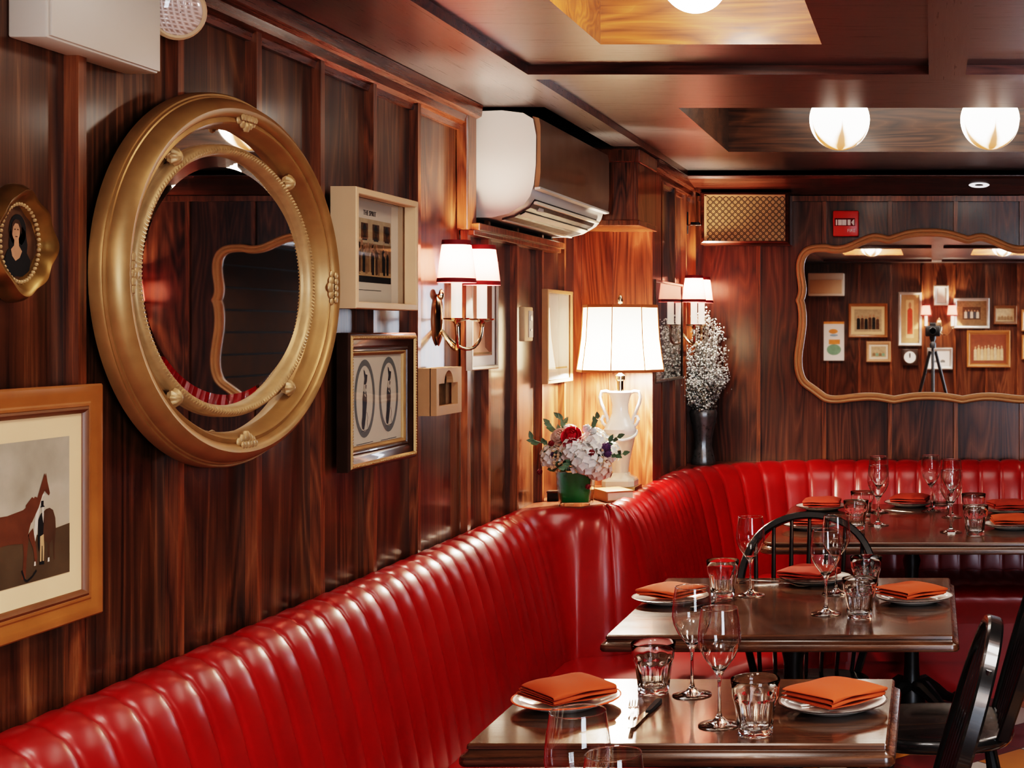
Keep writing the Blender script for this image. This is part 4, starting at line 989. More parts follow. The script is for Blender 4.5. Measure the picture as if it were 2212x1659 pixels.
for nm, lab, box, fm, mm, mw, art in (
    ('framed_group_print', 'brown framed group portrait seen in the wavy mirror, left of the tall red-robed picture', (530,815,820,1068), M['frame_brown'], M['mat_cream'], .03, figs(6, M['sepia_light'], [M['sepia_dark'], M['black_ink']], 1)),
    ('framed_robe_print', 'tall silver framed picture of a red-robed figure seen in the wavy mirror', (900,730,1075,1130), M['silver'], M['buff'], .05, figs(1, M['mat_cream'], [M['red_robe']], 2, .85)),
    ('framed_landscape_print', 'small silver framed landscape seen in the wavy mirror beside the clock', (663,1098,845,1250), M['frame_tan'], M['paper'], .02, figs(4, M['sepia_light'], [M['green_print'], M['sepia_mid']], 4, .4)),
    ('framed_team_photograph', 'dark silver framed team photograph seen in the wavy mirror right of the sconce', (1315,775,1580,1000), M['silver'], M['sepia_mid'], .06, figs(5, M['sepia_dark'], [M['white_ink'], M['slate']], 5)),
    ('framed_line_drawing', 'white line drawing in a thin silver frame seen in the wavy mirror behind the tripod', (1115,1145,1305,1305), M['silver'], M['paper_white'], .03, figs(2, M['paper_white'], [M['grey_ring']], 6, .3)),
    ('framed_party_photograph', 'orange framed brown party photograph seen in the wavy mirror at lower right', (1412,1015,1735,1290), M['frame_brown'], M['frame_brown'], .012, figs(9, M['rust_print'], [M['sepia_light'], M['buff']], 7, .6)),
    ('framed_small_print', 'small brown framed pale print seen in the wavy mirror at upper right', (1610,830,1785,970), M['frame_brown2'], M['paper'], .0, figs(5, M['sepia_light'], [M['sepia_mid']], 8, .4)),
    ('framed_right_print', 'brown framed print at the far right of the mirrored wall, upper', (1815,860,1990,1020), M['frame_brown'], M['paper'], .03, figs(3, M['sepia_light'], [M['sepia_mid']], 9, .4)),
    ('framed_lower_print', 'brown framed print at the far right of the mirrored wall, lower', (1820,1050,1990,1230), M['frame_brown'], M['paper'], .03, figs(3, M['sepia_mid'], [M['sepia_dark']], 10, .4)),
    ('framed_top_glare', 'framed picture over the mirrored sconce, its glare painted as white paper', (1165,680,1275,830), M['silver'], M['paper_white'], .02, None)):  # glare on this frame painted as a blank white sheet
    loc, w, h = fw(*box); loc = (loc[0], YF+LIFT, loc[2]); picture(nm, lab, loc, w, h, RF, fm, FP, mm, mw, art, glass=False)
loc, w, h = fw(345,950,497,1240)
r = empty('wall_poster', (loc[0], YF+LIFT, loc[2]), 'white poster with orange and green shapes seen at the left in the wavy mirror', 'poster', RF)
mb = MB(); mb.box((0,-.006,0), (w,.012,h)); mb.build('sheet', M['paper_white'], r, smooth=False)
mb = MB(); mb.mi = 0; shape(mb, ell(w*.03,h*.25,w*.22,h*.06), .0125); quad(mb, -w*.3, w*.25, -h*.08, h*.04, .0125); quad(mb, -w/2, w/2, h*.44, h*.5, .0125); mb.mi = 1; shape(mb, ell(0,h*.15,w*.2,h*.03), .0128); mb.mi = 2; shape(mb, ell(0,-h*.22,w*.35,h*.14), .0125); mb.build('print', [M['orange_print'], M['blue_print'], M['green_print']], r, smooth=False, recalc=False)
loc, w, h = fw(930,1155,1045,1275)
r = empty('wall_clock', (loc[0], YF+LIFT, loc[2]), 'square brown clock with a round white dial seen in the wavy mirror', 'clock', RF)
mb = MB(); mb.box((0,-.015,0), (w,.03,h), .004); mb.build('case', M['frame_dark'], r)
mb = MB(); mb.rings([[(q*math.cos(2*PI*i/32),-o,q*math.sin(2*PI*i/32)) for i in range(32)] for q, o in ((w*.38,.03),(w*.38,.036),(w*.34,.036),(.001,.036))]); mb.build('dial', M['paper_white'], r)
mb = MB(); stroke(mb, [(0,0),(0,w*.27)], .012, .040); stroke(mb, [(0,-w*.05),(w*.03,w*.18)], .009, .041); mb.build('hands', M['black_ink'], r, smooth=False, recalc=False)
loc, w, h = fw(235,590,500,760)
r = empty('wall_unit', (loc[0], YF, loc[2]), 'beige box unit high on the wall behind the camera, seen in the wavy mirror', 'wall unit', RF)
mb = MB(); mb.box((0,-.08,0), (w,.16,h), .01); mb.build('housing', M['plastic'], r); mb = MB(); mb.box((0,-.164,-h*.1), (w*.9,.01,h*.6), .004); mb.build('front_panel', M['frame_cream'], r)
s3 = ((1680+1205*.2893-VX)*DV/F, YF, CZ+(VY-(420+985*.2893))*DV/F)
sconce('two-arm wall sconce on the wall behind the camera, seen in the wavy mirror', s3, RF, .13, .1); sconce_lights(s3, RF, 14.0, .13, .1)
# photographer's camera on a tripod, just behind the point the picture is taken from
r = empty('tripod_camera', (0, -.12, 0), 'black camera on a tripod, reflected in the wavy mirror', 'camera')
mb = MB(); mb.box((0,0,CZ), (.14,.07,.10), .012); mb.box((0,-.005,CZ+.06), (.06,.06,.04), .01); mb.build('body', M['black_plastic'], r)
mb = MB(); rr = [[(q*math.cos(2*PI*i/24), y, CZ+q*math.sin(2*PI*i/24)) for i in range(24)] for q, y in ((.034,.03),(.036,.05),(.036,.098),(.031,.102),(.028,.092))]; mb.rings(rr); mb.build('lens', M['black_plastic'], r)
mb = MB(); mb.lathe([(.0,CZ-.16),(.03,CZ-.16),(.03,CZ-.12),(.018,CZ-.10),(.03,CZ-.07),(.03,CZ-.05),(0,CZ-.05)], 16); mb.lathe([(0,.75),(.013,.75),(.013,CZ-.15),(0,CZ-.15)], 12); mb.build('tripod_head', M['black_plastic'], r)
for q in range(3):
    a = q*2*PI/3+PI/2; c, s = math.cos(a), math.sin(a); mb = MB(); mb.tube([(c*.03,s*.03,CZ-.19),(c*.19,s*.19,CZ-.75),(c*.36,s*.36,0.0)], [.016,.014,.010], 8); mb.build('leg', M['black_plastic'], r)
# ================= TABLEWARE ==============================================
def wine_proto():
    r = empty('wine_glass', (0,0,0), '', 'wine glass', 0)
    mb = MB(); mb.lathe([(0,.106),(.006,.109),(.017,.119),(.031,.137),(.041,.158),(.044,.174),(.0432,.192),(.0405,.214),(.0368,.238)], 40); mb.build('bowl', M['bowl'], r, sharp=80)
    mb = MB(); mb.lathe([(.0362,.2372),(.0372,.2386),(.0376,.2372),(.0367,.2366)], 40); mb.build('rim', M['glass'], r, sharp=80)
    mb = MB(); mb.lathe([(0,.0),(.040,.0),(.0432,.0012),(.0425,.0024),(.030,.005),(.014,.010),(.006,.018),(.0036,.030),(.0031,.060),(.0034,.085),(.006,.100),(.010,.108),(.0165,.1175),(.010,.1125),(0,.110)], 36); mb.build('foot', M['glass'], r, sharp=60)
    return r
def tumbler_proto():
    r = empty('water_tumbler', (0,0,0), '', 'tumbler', 0)
    def flute(a, z):
        k = max(0.0, min(1.0, (.076-z)/.012))*max(0.0, min(1.0, (z-.004)/.01)); return 1-.105*k*abs(math.cos(4.5*a))**.8+.0
    mb = MB(); mb.lathe([(0,.0025),(.026,.002),(.0325,.0),(.0345,.004),(.0355,.014),(.0378,.034),(.0408,.056),(.0432,.068),(.0452,.0745),(.0462,.080),(.0474,.095),(.0496,.1105),(.0488,.1118),(.0476,.1105),(.0452,.095),(.0428,.076),(.0386,.056),(.0350,.034),(.0322,.018),(.028,.0135),(0,.0125)], 72, mod=lambda a, z: 1)
    bm = mb.bm; bm.verts.ensure_lookup_table()
    # flutes on the outside only
    for v in bm.verts:
        rad = math.hypot(v.co.x, v.co.y)
        if rad > .030:
            z = v.co.z; ou = [(.0325,0),(.0345,.004),(.0355,.014),(.0378,.034),(.0408,.056),(.0432,.068),(.0452,.0745)]
            if any(abs(rad-q) < 2e-4 and abs(z-zz) < 2e-4 for q, zz in ou):
                k = flute(math.atan2(v.co.y, v.co.x), z); v.co.x *= k; v.co.y *= k
    mb.build('glass_body', M['glass'], r, sharp=70)
    return r
def plate_proto(rim):
    r = empty('dinner_plate', (0,0,0), '', 'plate', 0)
    mb = MB(); mb.lathe([(0,.0),(.066,.0),(.072,.004),(.095,.011),(.1135,.0185),(.1140,.0200),(.112,.0208),(.094,.0145),(.074,.008),(.066,.006),(0,.006)], 56); mb.build('dish', M['china'], r, sharp=50)
    mb = MB(); mb.lathe([(.1128,.0178),(.1150,.0190),(.1152,.0206),(.1118,.0212),(.1112,.0206)], 56); mb.build('rim_band', rim, r, sharp=50)
    return r
def napkin_proto(mat, seed=0, thin=1.0):
    """folded cloth: zig-zag layers with rounded folds, slumped at the edges"""
    rnd = random.Random(seed); r = empty('folded_napkin', (0,0,0), '', 'napkin', 0)
    w, dpt, lay, gap = .158, .150, 5, .0046*thin
    prof = []
    for k in range(lay):
        z = .004+gap*k; L = dpt/2-.004*((k*7) % 3)*.6
        seg = [(-L+2*L*i/9, z) for i in range(10)]
        if k % 2: seg = seg[::-1]
        prof += seg
        if k < lay-1:
            sgn = 1 if k % 2 == 0 else -1
            prof += [(sgn*(L+gap*.5*math.sin(PI*(j+1)/4)), z+gap*(1-math.cos(PI*(j+1)/4))/2) for j in range(3)]
    nx = 15; rows = []
    for i in range(nx):
        x = -w/2+w*i/(nx-1); row = []; e = (abs(x)/(w/2))
        for y, z in prof:
            zz = z; t = (z-.004)/(gap*(lay-1))
            zz += t*(.013*(1-e**4)*(1-(abs(y)/(dpt/2))**3*.8)) + .0016*math.sin(x*48+z*700+seed)
            yy = y+.006*math.sin(x*22+seed)*t; row.append((x+.010*t*(y/dpt)*(1 if seed % 2 else -1), yy, max(.0015, zz)))
        rows.append(row)
    mb = MB(); mb.rings(rows, close=False); o = mb.build('cloth', mat, r, sharp=80)
    md = o.modifiers.new('thickness', 'SOLIDIFY'); md.thickness = .0026; md.offset = 0
    sb = o.modifiers.new('soft', 'SUBSURF'); sb.levels = 1; sb.render_levels = 1
    return r
PROT = {}
def place(key, mk, loc, label, group, rz=0.0, sc=1.0):
    if key not in PROT: PROT[key] = o = mk()
    else:
        o = copy_tree(PROT[key])
    o.location = loc; o.rotation_euler = (0,0,rz); o.scale = (sc, sc, sc); o['label'] = label
    if group: o['group'] = group
    elif 'group' in o: del o['group']
    return o
Z1, Z3 = .7405, .7705
def wine(x, y, z, label, sc=1.0): place('w', wine_proto, on_z(x, y, z), label, 'wine glasses', random.random()*6, sc)
def tumb(x, y, z, label, sc=1.0): place('t', tumbler_proto, on_z(x, y, z), label, 'water tumblers', random.random()*6, sc)
def plate(x, y, z, label, nlabel, red=False, rz=0.0, seed=1, far=False, nz=0, dxy=(0,0), ns=1.0):
    c = on_z(x, y, z); key = 'pr' if red else 'p'
    place(key, lambda: plate_proto(M['china_rim_reflection'] if red else M['china_rim']), c, label, 'dinner plates')
    place(('n', seed, far), lambda: napkin_proto(M['napkin_far'] if far else M['napkin'], seed), c+Vector((dxy[0], dxy[1], .0190)), nlabel, 'folded napkins', rz, ns)
# nearest table
plate(1224, 1524, Z1, 'dinner plate at the left of the nearest table, banquette reflection painted on its rim', 'burnt orange napkin on the left-hand plate of the nearest table', True, .80, 1, dxy=(.0,.008), ns=1.0)
plate(1800, 1531, Z1, 'white dinner plate with a dark rim at the right of the nearest table', 'burnt orange napkin on the right-hand plate of the nearest table', False, .84, 2, dxy=(.0,.004), ns=1.0)
tumb(1411, 1496, Z1, 'fluted glass tumbler at the rear of the nearest table, beyond the fork and knife')
tumb(1632, 1586, Z1, 'fluted glass tumbler at the front of the nearest table, beside the right-hand plate')
wine(1495, 1501, Z1, 'wine glass on the nearest table, rear one of the pair, beside the rear tumbler')
wine(1554, 1566, Z1, 'wine glass on the nearest table, front one of the pair, left of the front tumbler')
# foreground glasses on the table below the frame
for x, d, lab in ((1248, 2.12, 'foreground wine glass cut by the bottom edge, left and taller one'), (1325, 1.97, 'foreground wine glass at the bottom edge showing only its rim, right one')):
    c = at(x, 0, d); c.z = Z1; place('w', wine_proto, c, lab, 'wine glasses', 0, 1.075 if d > 2 else 1.0)
# middle table
plate(1450, 1301, Z1, 'dinner plate at the left edge of the middle table', 'rust napkin on the left plate of the middle table', False, -.55, 1, dxy=(0,.01), ns=.92)
plate(1974, 1300, Z1, 'dinner plate at the right edge of the middle table', 'orange napkin on the right plate of the middle table', False, .72, 2, dxy=(-.01,0), ns=.96)
plate(1762, 1258, Z1, 'dinner plate at the back of the middle table, in front of the black chair', 'rust red napkin on the back plate of the middle table', False, -.35, 3, True, dxy=(-.02,.0), ns=.98)
tumb(1561, 1290, Z1, 'fluted tumbler at the left of the middle table, behind the near wine glasses')
tumb(1857, 1335, Z1, 'fluted tumbler at the front of the middle table, nearest its front edge')
tumb(1871, 1281, Z1, 'fluted tumbler on the middle table, directly behind its frontmost tumbler')
wine(1621, 1286, Z1, 'wine glass at the left rear of the middle table, right of the left tumbler')
wine(1784, 1326, Z1, 'wine glass at the front of the middle table, left of the frontmost tumbler')
wine(1806, 1283, Z1, 'wine glass on the middle table behind its front wine glass, at the back plate')
# far table
plate(1776, 1101, Z3, 'dinner plate at the back left of the far table', 'pink-red napkin on the back left plate of the far table', False, .05, 3, True)
plate(1966, 1093, Z3, 'dinner plate at the back of the far table between its wine glasses', 'rust red napkin on the back middle plate of the far table', False, -.1, 3, True)
plate(2178, 1107, Z3, 'dinner plate at the back right of the far table', 'rust red napkin on the back right plate of the far table', False, .2, 2, True)
plate(1752, 1141, Z3, 'dinner plate at the left end of the far table, seen through the chair back', 'pink-red napkin seen through the spindles of the chair back', False, .05, 3, True)
plate(2186, 1141, Z3, 'dinner plate at the right front of the far table, cut by the frame', 'orange-red napkin at the right front of the far table, cut by the frame', False, .1, 3, False)
for x, y, lab in ((1898, 1107, 'wine glass on the far table, rear one of the left pair'), (1897, 1134, 'wine glass on the far table, front one of the left pair'), (2011, 1104, 'wine glass standing alone in the middle of the far table, tallest in the picture'),
                  (2056, 1117, 'wine glass on the far table, rear one of the right pair'), (2054, 1149, 'wine glass on the far table, front one of the right pair')): wine(x, y, Z3, lab)
for x, y, lab in ((1863, 1120, 'tumbler at the left of the far table, rear one of the pair'), (1849, 1143, 'tumbler at the left of the far table, front one, by the chair back'), (2103, 1126, 'tumbler at the right of the far table, rear one of the pair'),
                  (2107, 1156, 'tumbler at the right of the far table, front one of the pair'), (2033, 1099, 'tumbler on the far table half hidden behind the right pair of wine glasses')): tumb(x, y, Z3, lab)
# cutlery
def fork_proto():
    r = empty('dinner_fork', (0,0,0), '', 'fork', 0); mb = MB(); rr = []
    for y, w, z in ((-.10,.0045,.003),(-.092,.0055,.003),(-.05,.0042,.004),(.0,.0032,.006),(.03,.0032,.008),(.04,.007,.0075),(.055,.011,.005),(.066,.0115,.004)):
        rr.append([(-w,y,z),(w,y,z),(w*.8,y,z+.0022),(-w*.8,y,z+.0022)])
    mb.rings(rr, caps=True)
    for k in range(4):
        x = -.0088+.00587*k; mb.rings([[(x-q,y,z),(x+q,y,z),(x+q,y,z+.0018),(x-q,y,z+.0018)] for y, q, z in ((.064,.0016,.004),(.085,.0014,.0055),(.102,.0007,.0095))], caps=True)
    mb.build('shaft', M['steel'], r, sharp=40); return r
def knife_proto():
    r = empty('dinner_knife', (0,0,0), '', 'knife', 0); mb = MB(); rr = []
    for y, w, z in ((-.11,.006,.001),(-.10,.0078,.001),(-.02,.0062,.001),(-.008,.005,.001)): rr.append([(-w,y,z),(w,y,z),(w*.8,y,z+.007),(-w*.8,y,z+.007)])
    mb.rings(rr, caps=True); h = mb.build('handle', M['black_plastic'], r, sharp=40); mb = MB()
    mb.prism([(-.004,-.008,.0035),(.008,-.004,.0035),(.0095,.03,.0035),(.009,.08,.0035),(.004,.105,.0035),(-.004,.112,.0035)], (0,0,.0016)); mb.build('blade', M['steel'], r, sharp=40); return r
def spoon_proto():
    r = empty('dessert_spoon', (0,0,0), '', 'spoon', 0); mb = MB(); rr = []
    for y, w, z in ((-.09,.0045,.003),(-.05,.0036,.005),(.0,.0025,.009),(.03,.003,.008),(.040,.010,.0055),(.055,.0165,.003),(.072,.0165,.0025),(.086,.010,.004),(.092,.002,.006)):
        rr.append([(-w,y,z),(0,y,z-.0012 if w > .005 else z),(w,y,z),(w*.85,y,z+.002),(0,y,z+.0008),(-w*.85,y,z+.002)])
    mb.rings(rr, caps=True); mb.build('shaft', M['steel'], r, sharp=50); return r
c = on_z(1374, 1550, Z1); place('k', knife_proto, c+Vector((.018,.02,0)), 'dark-handled table knife lying beside the left plate of the nearest table', None, PI-.06)
place('f', fork_proto, c+Vector((-.004,-.02,.006)), 'steel fork resting against the knife on the nearest table', None, .16)
c = on_z(1690, 1266, Z1); place('s', spoon_proto, c, 'steel spoon lying left of the back plate on the middle table', None, -PI/2-.15)
c = on_z(1660, 1262, Z1); place('f', fork_proto, c+Vector((-.03,.03,0)), 'steel fork lying behind the spoon on the middle table', None, PI/2+.05)
c = on_z(1545, 1303, Z1); place('k', knife_proto, c+Vector((0,-.01,0)), 'table knife at the left of the middle table in front of the tumbler', None, -.5)
c = on_z(1928, 1106, Z3); place('f', fork_proto, c, 'fork lying at the back of the far table by the left wine glasses', None, 1.2)

# ================= LAMP, FLOWERS ===========================================
lx, ly, lz = -1.171, 5.55, .933
r = empty('table_lamp', (lx, ly, lz), 'lit table lamp with a cream panelled shade on a white twin-handled urn', 'table lamp')
mb = MB(); mb.box((0,0,.014), (.136,.136,.028), .003); mb.build('base', M['gilt_dark'], r)
mb = MB()
sq = lambda q, z, rr=.25: [(q*a, q*b, z) for a, b in ((-1,-.7),(-.7,-1),(.7,-1),(1,-.7),(1,.7),(.7,1),(-.7,1),(-1,.7))]
mb.rings([sq(.060,.0285), sq(.060,.048), sq(.054,.058), sq(.036,.068), sq(.030,.078)], caps=True); mb.build('plinth', M['ceramic'], r, sharp=30)
mb = MB(); mb.lathe([(0,.07),(.030,.07),(.031,.085),(.034,.11),(.042,.15),(.051,.19),(.056,.215),(.053,.235)], 36); mb.build('urn_body', M['ceramic'], r)
mb = MB(); mb.lathe([(.053,.215),(.058,.228),(.060,.240),(.053,.255),(.040,.275),(.031,.30),(.030,.33),(.037,.36),(.045,.378),(.042,.382),(.02,.382),(0,.382)], 36, mod=lambda a, z: 1+(.05*math.cos(a*1-.6) if z < .235 else 0)); 
mb.build('urn_neck', M['ceramic_white'], r)
mb = MB()
for s in (-1, 1):
    P = [(s*.055,0,.252),(s*.064,-.004,.262),(s*.069,-.004,.275),(s*.064,0,.288),(s*.055,0,.286)]
    mb.tube(P, .0062, 8); mb.build('scroll', M['ceramic_white'], r); mb = MB()
    P = [(s*.046,0,.262),(s*.050,0,.285),(s*.060,0,.31),(s*.071,0,.335),(s*.076,0,.36),(s*.069,0,.379),(s*.052,0,.381),(s*.040,0,.376)]
    mb.tube(P, .0068, 8); mb.build('handle', M['ceramic_white'], r); mb = MB()
mb = MB()
P = [(.060*math.cos(a), .060*math.sin(a), .232-.030*max(0, math.cos(a+PI*.42))) for a in [2*PI*i/40 for i in range(40)]]
mb.tube(P, .006, 8, loop=True); mb.build('swag', M['ceramic_white'], r)
mb = MB(); mb.lathe([(0,.382),(.012,.382),(.012,.42),(.018,.425),(.018,.44),(.006,.45),(.005,.72),(0,.72)], 16); mb.lathe([(0,.708),(.008,.710),(.011,.722),(.006,.738),(0,.748)], 14); mb.build('harp_and_finial', M['brass'], r)
mb = MB(); mb.ball((0,0,.545), .030, 14, (1,1,1.25)); mb.build('bulb', M['bulb'], r)
def hexring(q, z, k=.84):
    P = []
    for i in range(8): a = PI/8+i*PI/4+PI/8; P.append(Vector((q*math.cos(a), q*math.sin(a), z)))
    out = []
    for i in range(8):
        A, B = P[i], P[(i+1) % 8]
        for j in range(4):
            p = A.lerp(B, j/4); out.append(p)
    return out
mb = MB(); mb.rings([hexring(.163+(.139-.163)*t-.006*math.sin(PI*t), .458+.243*t) for t in (0,.25,.5,.75,1)]); sh = mb.build('lamp_shade', M['shade_cream'], r, sharp=20)
mb = MB(); mb.rings([[p*1 for p in hexring(q, z)] for q, z in ((.1635,.454),(.1655,.455),(.1645,.464),(.1625,.463))]); mb.build('shade_trim', M['shade_trim2'], sh, sharp=30); mb = MB(); mb.rings([hexring(q, z) for q, z in ((.1405,.694),(.1420,.696),(.1412,.705),(.139,.704))])
mb.build('shade_trim', M['shade_trim2'], sh, sharp=30)
mb = MB()
for i in range(8):
    a = PI/8+i*PI/4+PI/8; mb.tube([(q*math.cos(a), q*math.sin(a), z) for q, z in ((.164,.458),(.1465,.58),(.140,.70))], .0018, 6)
mb.build('shade_rib', M['shade_trim2'], sh)
l = bpy.data.lights.new('lamp_bulb', 'POINT'); l.energy = 80; l.color = (1,.82,.62); l.shadow_soft_size = .035
o = bpy.data.objects.new('lamp_bulb_light', l); COL.objects.link(o); o.location = (lx, ly, lz+.50)

# square glass vase and bouquet
vx, vy, vz = -1.243, 5.165, .9335
r = empty('glass_vase', (vx, vy, vz), 'square glass vase lined with a dark green leaf, at the end of the niche ledge', 'vase', .12)
mb = MB(); k = .0575
mb.rings([[(a*q, b*q, z) for a, b in ((-1,-1),(1,-1),(1,1),(-1,1))] for q, z in ((k*.86,0),(k*.9,.004),(k*1.06,.122),(k*1.0,.122),(k*.84,.012))], caps=True); mb.build('glass_wall', M['vase_glass'], r, sharp=20)
mb = MB(); mb.rings([[(a*q, b*q, z) for a, b in ((-1,-.8),(-.8,-1),(.8,-1),(1,-.8),(1,.8),(.8,1),(-.8,1),(-1,.8))] for q, z in ((k*.80,.014),(k*.88,.05),(k*.96,.118),(k*.92,.118))], caps=True); mb.build('leaf_lining', M['leaf_dark'], r, sharp=50)
mb = MB()
for a in ((-1,-1),(1,-1),(1,1),(-1,1)): mb.tube([(a[0]*k*.875,a[1]*k*.875,.002),(a[0]*k*1.04,a[1]*k*1.04,.122)], .0024, 6)
mb.rings([[(a*q, b*q, z) for a, b in ((-1,-1),(1,-1),(1,1),(-1,1))] for q, z in ((k*.84,.001),(k*.9,.001),(k*.9,.008),(k*.84,.008))], loop=True)
mb.build('glass_edge', M['glass'], r)
bq = empty('bouquet', (vx+.012, vy-.004, vz+.133), 'round bouquet of white hydrangea with one red rose, in the square vase', 'bouquet')
rnd = random.Random(11)
def bloom(mb, c, R, n, size, droop=.3):
    c = Vector(c)
    for i in range(n):
        # points over the sphere
        z = 1-2*(i+.5)/n; a = i*2.39996; q = math.sqrt(1-z*z); d = Vector((q*math.cos(a), q*math.sin(a), z))
        if d.z < -.55: continue
        p = c+d*R*(.86+.28*rnd.random()); u = d.cross(Vector((.3,.2,1))).normalized(); v = d.cross(u); tw = rnd.random()*PI
        for k in range(4):
            a1 = tw+k*PI/2; e = (u*math.cos(a1)+v*math.sin(a1)); f = (u*math.cos(a1+.8)+v*math.sin(a1+.8)); g = (u*math.cos(a1-.8)+v*math.sin(a1-.8))
            lift = d*size*.28
            mb.poly([p, p+g*size*.62+lift, p+e*size+lift*.6, p+f*size*.62+lift])
for i, (x, y, z, R, m) in enumerate(((-.085,-.045,.035,.044,'petal'),(.045,-.085,.025,.056,'petal'),(.060,-.035,.080,.048,'petal'),(-.005,-.08,.06,.044,'petal'),(.085,-.07,-.005,.045,'petal_blush'),(-.045,.02,.10,.042,'petal_blush'),
                                     (.10,.01,.045,.042,'petal'),(-.03,.06,.06,.05,'petal'),(.04,.07,.08,.045,'petal'),(-.10,.03,.05,.036,'petal'))):
    mb = MB(); bloom(mb, (x*.95, y*.95, z), R, 60, R*.30); mb.ball((x*.95, y*.95, z), R*.86, 10); mb.build('hydrangea_head' if m == 'petal' else 'blush_flower', M[m], bq, recalc=False)
def rose(mb, c, R, d):
    c = Vector(c); d = Vector(d).normalized(); u = d.cross(Vector((0,0,1))).normalized(); v = d.cross(u)
    for L, (rad, hgt, n) in enumerate(((.95,.35,5),(.75,.62,5),(.52,.85,4),(.3,.98,3))):
        for k in range(n):
            a = 2*PI*k/n+L*.7; rows = []
            for t in (-.6,-.2,.2,.6):
                e = u*math.cos(a+t)+v*math.sin(a+t)
                rows.append([c+e*R*rad*.35-d*R*.3, c+e*R*rad*.9+d*R*hgt*.3, c+e*R*rad*1.0+d*R*hgt*.8, c+e*R*rad*(1.08-.1*L)+d*R*hgt*(.98-abs(t)*.15)])
            mb.rings(rows, close=False)
    mb.ball(c, R*.55, 8)
mb = MB(); rose(mb, (-.008,-.072,.108), .036, (-.05,-1,.5)); mb.build('rose', M['petal_red'], bq, recalc=False)
mb = MB(); rose(mb, (-.055,-.05,.105), .032, (-.3,-1,.6)); mb.build('blush_rose', M['petal_blush'], bq, recalc=False)
mb = MB(); rose(mb, (-.012,-.088,.082), .022, (-.05,-1,.0)); mb.build('pink_petals', M['petal_pink'], bq, recalc=False)
for p, R, m in (((-.078,-.08,.088),.010,'berry'),((.068,-.115,.060),.011,'berry'),((-.125,-.055,-.012),.010,'berry'),((.108,-.065,.075),.015,'purple'),((.112,-.06,.052),.013,'purple'),((-.066,-.09,.050),.011,'purple'),((.06,-.13,-.055),.009,'berry'),((-.04,-.02,.135),.012,'frost'),((.035,-.04,.135),.015,'frost'),((.058,-.045,.128),.012,'frost')):
    mb = MB(); mb.ball(p, R, 10); 
    for i in range(24):
        a = i*2.4; z = 1-2*(i+.5)/24; q = math.sqrt(1-z*z); mb.ball(Vector(p)+Vector((q*math.cos(a), q*math.sin(a), z))*R*.9, R*.25, 6)
    mb.build('berry' if m == 'berry' else ('thistle' if m == 'purple' else 'silver_bud'), M[m], bq)
mb = MB()
for i in range(26):
    mb.ball((-.055+rnd.gauss(0,.014), -.105+rnd.gauss(0,.008), .025+rnd.gauss(0,.020)), .0045, 6)
for i in range(14): mb.ball((.10+rnd.gauss(0,.008), -.09+rnd.gauss(0,.006), .025+rnd.gauss(0,.018)), .0042, 6)
tag(mb.build('berry_cluster', M['berry_cream'], bq), kind='stuff')
def leafm(mb, p, d, L, w):
    p, d = Vector(p), Vector(d).normalized(); s = d.cross(Vector((.2,-1,.3))).normalized(); n = s.cross(d)
    V = [p, p+d*L*.35+s*w+n*w*.2, p+d*L*.7+s*w*.7+n*w*.2, p+d*L, p+d*L*.7-s*w*.7+n*w*.2, p+d*L*.35-s*w+n*w*.2, p+d*L*.5]
    for a, b in ((1,2),(2,3),(3,4),(4,5)): mb.poly([V[6], V[a], V[b]])
    mb.poly([V[0], V[1], V[6]]); mb.poly([V[0], V[6], V[5]])
for st, dd, nlf in (((-.06,.0,.11),(-.8,-.1,.75),6),((-.04,0,.12),(-.45,0,.9),6),((-.10,-.04,.08),(-1,-.2,.35),5),((.11,-.05,.045),(1,-.3,.1),5),((.1,-.05,.08),(.8,-.3,.5),4),((.05,-.03,.12),(.4,-.2,.8),4),((.0,-.1,.02),(-.2,-1,-.2),4)):
    mb = MB(); st, dd = Vector(st), Vector(dd).normalized(); mb.tube([st-dd*.06, st, st+dd*.055], .0016, 5)
    for k in range(nlf):
        q = st+dd*(.055*(k/(nlf-1))); leafm(mb, q, dd+Vector((rnd.uniform(-.9,.9), rnd.uniform(-.6,.2), rnd.uniform(-.6,.8))), .034, .009)
    mb.build('leaf_sprig', M['leaf'], bq, recalc=False)
mb = MB()
for i in range(50):
    a = rnd.random()*2*PI; q = .045+.045*rnd.random(); leafm(mb, (q*math.cos(a), q*math.sin(a)*.8-.01, -.005+.07*rnd.random()), (math.cos(a), math.sin(a), rnd.uniform(-.4,.5)), .045, .014)
tag(mb.build('foliage', M['leaf'], bq, recalc=False), kind='stuff')
# book behind the vase, small dark box
r = empty('small_book', (-1.150, 5.33, .9335), 'small tan book with pale page edges lying behind the glass vase', 'book', .55)
mb = MB(); mb.box((0,0,.003), (.10,.15,.006), .001); mb.box((0,0,.035), (.10,.15,.006), .001); mb.box((-.048,0,.019), (.005,.15,.036), .001); mb.build('cover', M['book_cover'], r)
mb = MB(); mb.box((.002,0,.019), (.092,.142,.026)); mb.build('pages', M['pages'], r, smooth=False)
r = empty('trinket_box', (-1.352, 5.30, .9335), 'tiny black box left of the glass vase on the ledge', 'box', .1)
mb = MB(); mb.box((0,0,.014), (.05,.04,.028), .002); mb.build('body', M['black_plastic'], r); mb = MB(); mb.box((0,0,.032), (.053,.043,.008), .002); mb.build('lid', M['frame_dark'], r)
